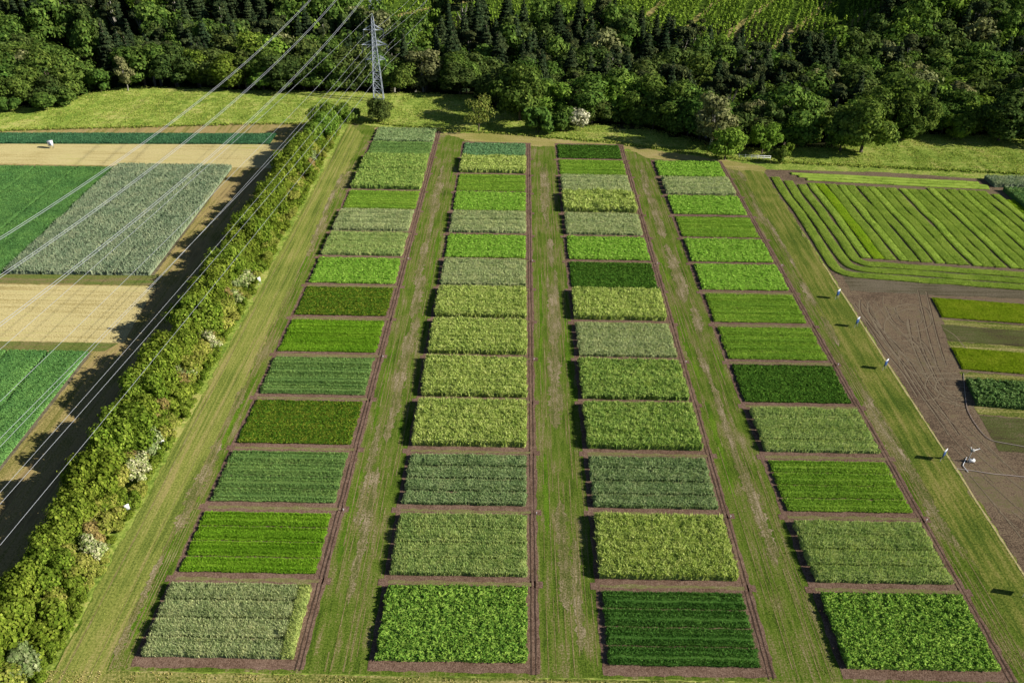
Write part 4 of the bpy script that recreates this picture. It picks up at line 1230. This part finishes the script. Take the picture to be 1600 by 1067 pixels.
gB = "thick twin conductors sweeping over the left fields"
BUN = [((565, 0), (400, 180), (0, 505)), ((524, 0), (400, 125), (0, 430)), ((484, 0), (357, 120), (0, 371))]
LB = ["thick twin cable lowest and rightmost of the three bright sweeping lines", "thick twin cable in the middle of the three bright sweeping lines", "thick twin cable uppermost of the three bright sweeping lines"]
for (a_, m_, b_), lb in zip(BUN, LB):
    dirp = (b_[0] - m_[0], b_[1] - m_[1])
    pa = unproj(a_[0], a_[1], 34); pb = unproj(b_[0], b_[1], 30)
    # choose the height of the middle so that it sags like a hanging cable
    tm_ = .5
    pts_ = []
    best = None
    for dz in np.linspace(-2, 16, 60):
        P = span(pa, pb, dz, 60)
        pp = np.array([project(*q) for q in P])
        dd = np.min(np.hypot(pp[:, 0] - m_[0], pp[:, 1] - m_[1]))
        if best is None or dd < best[0]: best = (dd, dz)
    dz = best[1]
    print("BUNDLE", best)
    t = np.linspace(-.28, 1.25, 70)[:, None]
    P = np.array(pa) * (1 - t) + np.array(pb) * t
    P[:, 2] -= (4 * dz * t * (1 - t))[:, 0]
    wire("power_line", lb, "power line", gB, [P, P + np.array([.42, -.14, 0])], .030)

# ---------------------------------------------------------------- signs and small things
blue = flat_mat("blue_board", A(44, 82, 140, .9), .45, var=.08)
white = flat_mat("white_paint", A(238, 240, 242, .9), .5, var=.05)
dark = flat_mat("dark_back_board", A(36, 44, 62, .9), .6, var=.1)
steelp = flat_mat("post_steel", A(150, 150, 148, .9), .5, .2)
def board(x, y, label, rz, w_=.95, h_=1.25, z0=.75, face=blue, header=True, grp=None, cat="sign", name="sign_board"):
    root = thing(name, (x, y, float(terrain(x, y))), label, cat, grp, rz=rz)
    for s_ in (-1, 1):
        b = MB(); b.tube(np.array([[s_ * w_ * .46, 0, -.2], [s_ * w_ * .46, 0, z0 + h_ * .95]]), .028, n=6); link("leg", b.mesh("leg", steelp), root)
    b = MB(); b.box((0, -.05, z0 + h_ / 2), (w_, .035, h_)); pn = link("panel", b.mesh("panel", face), root)
    b = MB(); b.box((0, -.02, z0 + h_ / 2), (w_ * .98, .02, h_ * .98)); link("backing", b.mesh("backing", dark if header else white), root)
    if header:
        b = MB(); b.box((0, -.075, z0 + h_ * .86), (w_ * .98, .012, h_ * .17)); link("header", b.mesh("header", white), pn)
        b = MB(); b.box((0, -.04, z0 + h_ + .02), (w_ * 1.02, .09, .035)); link("top_rail", b.mesh("top_rail", white), root)
gS = "blue information boards along the right edge of the plots"
for (px, py, lb) in ((1307, 467, "blue and white information board beside the eighth plots, farthest of the row"), (1337, 511, "blue and white information board second from the far end, at the bare soil's edge"), (1381, 577, "blue and white information board in the middle of the row, level with dark clover"), (1471, 719, "blue and white information board beside the white weather mast"), (1599.5, 930, "blue and white information board cut off by the right side of the picture")):
    x, y = at(px, py); board(x, y, lb, math.radians(40), grp=gS)
gS2 = "white marker boards along the hedgerow"
for (px, py, lb) in ((199, 800, "white marker board in front of the hedgerow, nearest the camera"), (254, 700, "white marker board in front of the hedgerow beside a cream-blossomed shrub"), (341, 552, "white marker board at the hedgerow level with the fourth plots"), (404, 444, "white marker board at the hedgerow, farthest of the white ones")):
    x, y = at(px, py); board(x + .3, y - .2, lb, math.radians(40), w_=.6, h_=.95, z0=.7, face=white, header=False, grp=gS2)

# instrument box on the far left stubble
x, y = at(81, 232)
root = thing("instrument_shelter", (x, y, .02), "small white box on a stand alone on the tan stubble at far left", "shelter", rz=.15)
b = MB(); b.box((0, 0, 1.35), (1.15, .8, 1.2)); link("cabinet", b.mesh("cabinet", white), root)
b = MB(); b.box((.05, -.42, 1.35), (.55, .04, .85)); link("door", b.mesh("door", flat_mat("grey_blue_door", A(120, 130, 158, .9), .5)), root)
b = MB(); b.box((0, 0, 1.99), (1.3, .95, .08)); link("roof", b.mesh("roof", white), root)
for sx_ in (-1, 1):
    for sy_ in (-1, 1):
        b = MB(); b.box((sx_ * .45, sy_ * .3, .37), (.07, .07, .76)); link("leg", b.mesh("leg", steelp), root)

# weather mast by the bare soil
x, y = at(1511, 722)
root = thing("weather_mast", (x, y, .03), "white weather mast with raised sensor arms on a weedy patch of bare soil", "weather mast")
b = MB(); b.tube(np.array([[0, 0, 0], [0, 0, 2.3]]), .045, n=6); mast = link("mast", b.mesh("mast", steelp), root)
for q in range(3):
    a = q * 2.09 + .4
    b = MB(); b.tube(np.array([[0, 0, .9], [.75 * math.cos(a), .75 * math.sin(a), 0]]), .03, n=6); link("leg", b.mesh("leg", steelp), root)
for q, (dx, dz) in enumerate(((-.3, .5), (.15, .2), (.95, .3))):
    b = MB(); b.tube(np.array([[0, 0, 2.15], [dx, .1, 2.15 + dz]]), .045, n=6); ar = link("sensor_arm", b.mesh("sensor_arm", white), root)
    b = MB(); b.box((dx, .1, 2.2 + dz), (.12, .1, .08)); link("sensor", b.mesh("sensor", white), ar)
b = MB(); b.box((.05, 0, 2.2), (.5, .3, .3)); link("control_box", b.mesh("control_box", flat_mat("grey_box", A(150, 150, 150), .5)), root)
x, y = at(1517, 722)
root = thing("water_tank", (x, y, .03), "white rounded tank lying at the foot of the weather mast", "tank")
b = MB()
prof = [(-.42, .05), (-.41, .2), (-.34, .28), (.34, .28), (.41, .2), (.42, .05)]
b.tube(np.array([[p[0], 0, .34] for p in prof]), np.array([p[1] for p in prof]), n=12); link("tank_body", b.mesh("tank_body", white, True), root)
for sx_ in (-1, 1):
    b = MB(); b.box((sx_ * .25, 0, .05), (.1, .46, .12)); link("foot", b.mesh("foot", dark), root)
b = MB(); b.tube(np.array([[0, 0, .58], [0, 0, .7]]), .1, n=6); link("cap", b.mesh("cap", dark), root)

# hoses and tapes lying on the soil
hose = flat_mat("pale_hose", A(180, 164, 156, .85), .5)
def groundline(name, pxs, rad, label, cat, mat, n=60):
    P = pxpath(pxs, n=n); b = MB(); b.tube(np.c_[P, np.full(len(P), rad + .06)], rad, n=6)
    o = link(name, b.mesh(name, mat, True)); tag(o, label, cat)
groundline("garden_hose", [(1505, 584), (1507, 610), (1509, 630), (1511, 641), (1520, 658), (1533, 676), (1546, 689), (1570, 693), (1603, 699)], .045, "pale pink hose curving past the tall dark green plot on the right", "hose", hose)
groundline("irrigation_pipe", [(1495, 733), (1520, 736), (1550, 741), (1575, 743), (1603, 746)], .05, "pale pipe lying across the bare soil right of the weather mast", "pipe", hose)
groundline("guy_rope", [(1510, 715), (1504, 728), (1512, 738)], .05, "thin white rope trailing from the tank at the weather mast", "rope", white)

# low white rail fence by the meadow corner
p0 = at(1154, 248); p1 = at(1203, 250)
root = thing("rail_fence", (p0[0], p0[1], 0), "low white rail fence at the meadow corner behind the lone bush", "fence")
L_ = math.hypot(p1[0] - p0[0], p1[1] - p0[1]); root.rotation_euler[2] = math.atan2(p1[1] - p0[1], p1[0] - p0[0])
for k in range(6):
    b = MB(); b.box((L_ * k / 5, 0, .55), (.12, .12, 1.2)); link("post", b.mesh("post", white), root)
for zz in (.6, 1.05):
    b = MB(); b.box((L_ / 2, -.09, zz), (L_, .05, .1)); link("rail", b.mesh("rail", white), root)
# small white plot markers at path crossings
rg = random.Random(3); 
for k in range(4):
    for r in (2, 5, 8):
        xx = colx(k, FR[r]) + WID[k] + 1.35; yy = FR[r] - 1.3
        root = thing("plot_peg", (xx, yy, .04), "small white peg right of the %s column, in front of its %s plot" % (COLN[k], ORD[r]), "peg", "white plot pegs")
        b = MB(); b.box((0, 0, .2), (.05, .05, .42)); link("stake", b.mesh("stake", white), root)
        b = MB(); b.box((0, -.04, .36), (.16, .02, .1)); link("tag_plate", b.mesh("tag_plate", white), root)
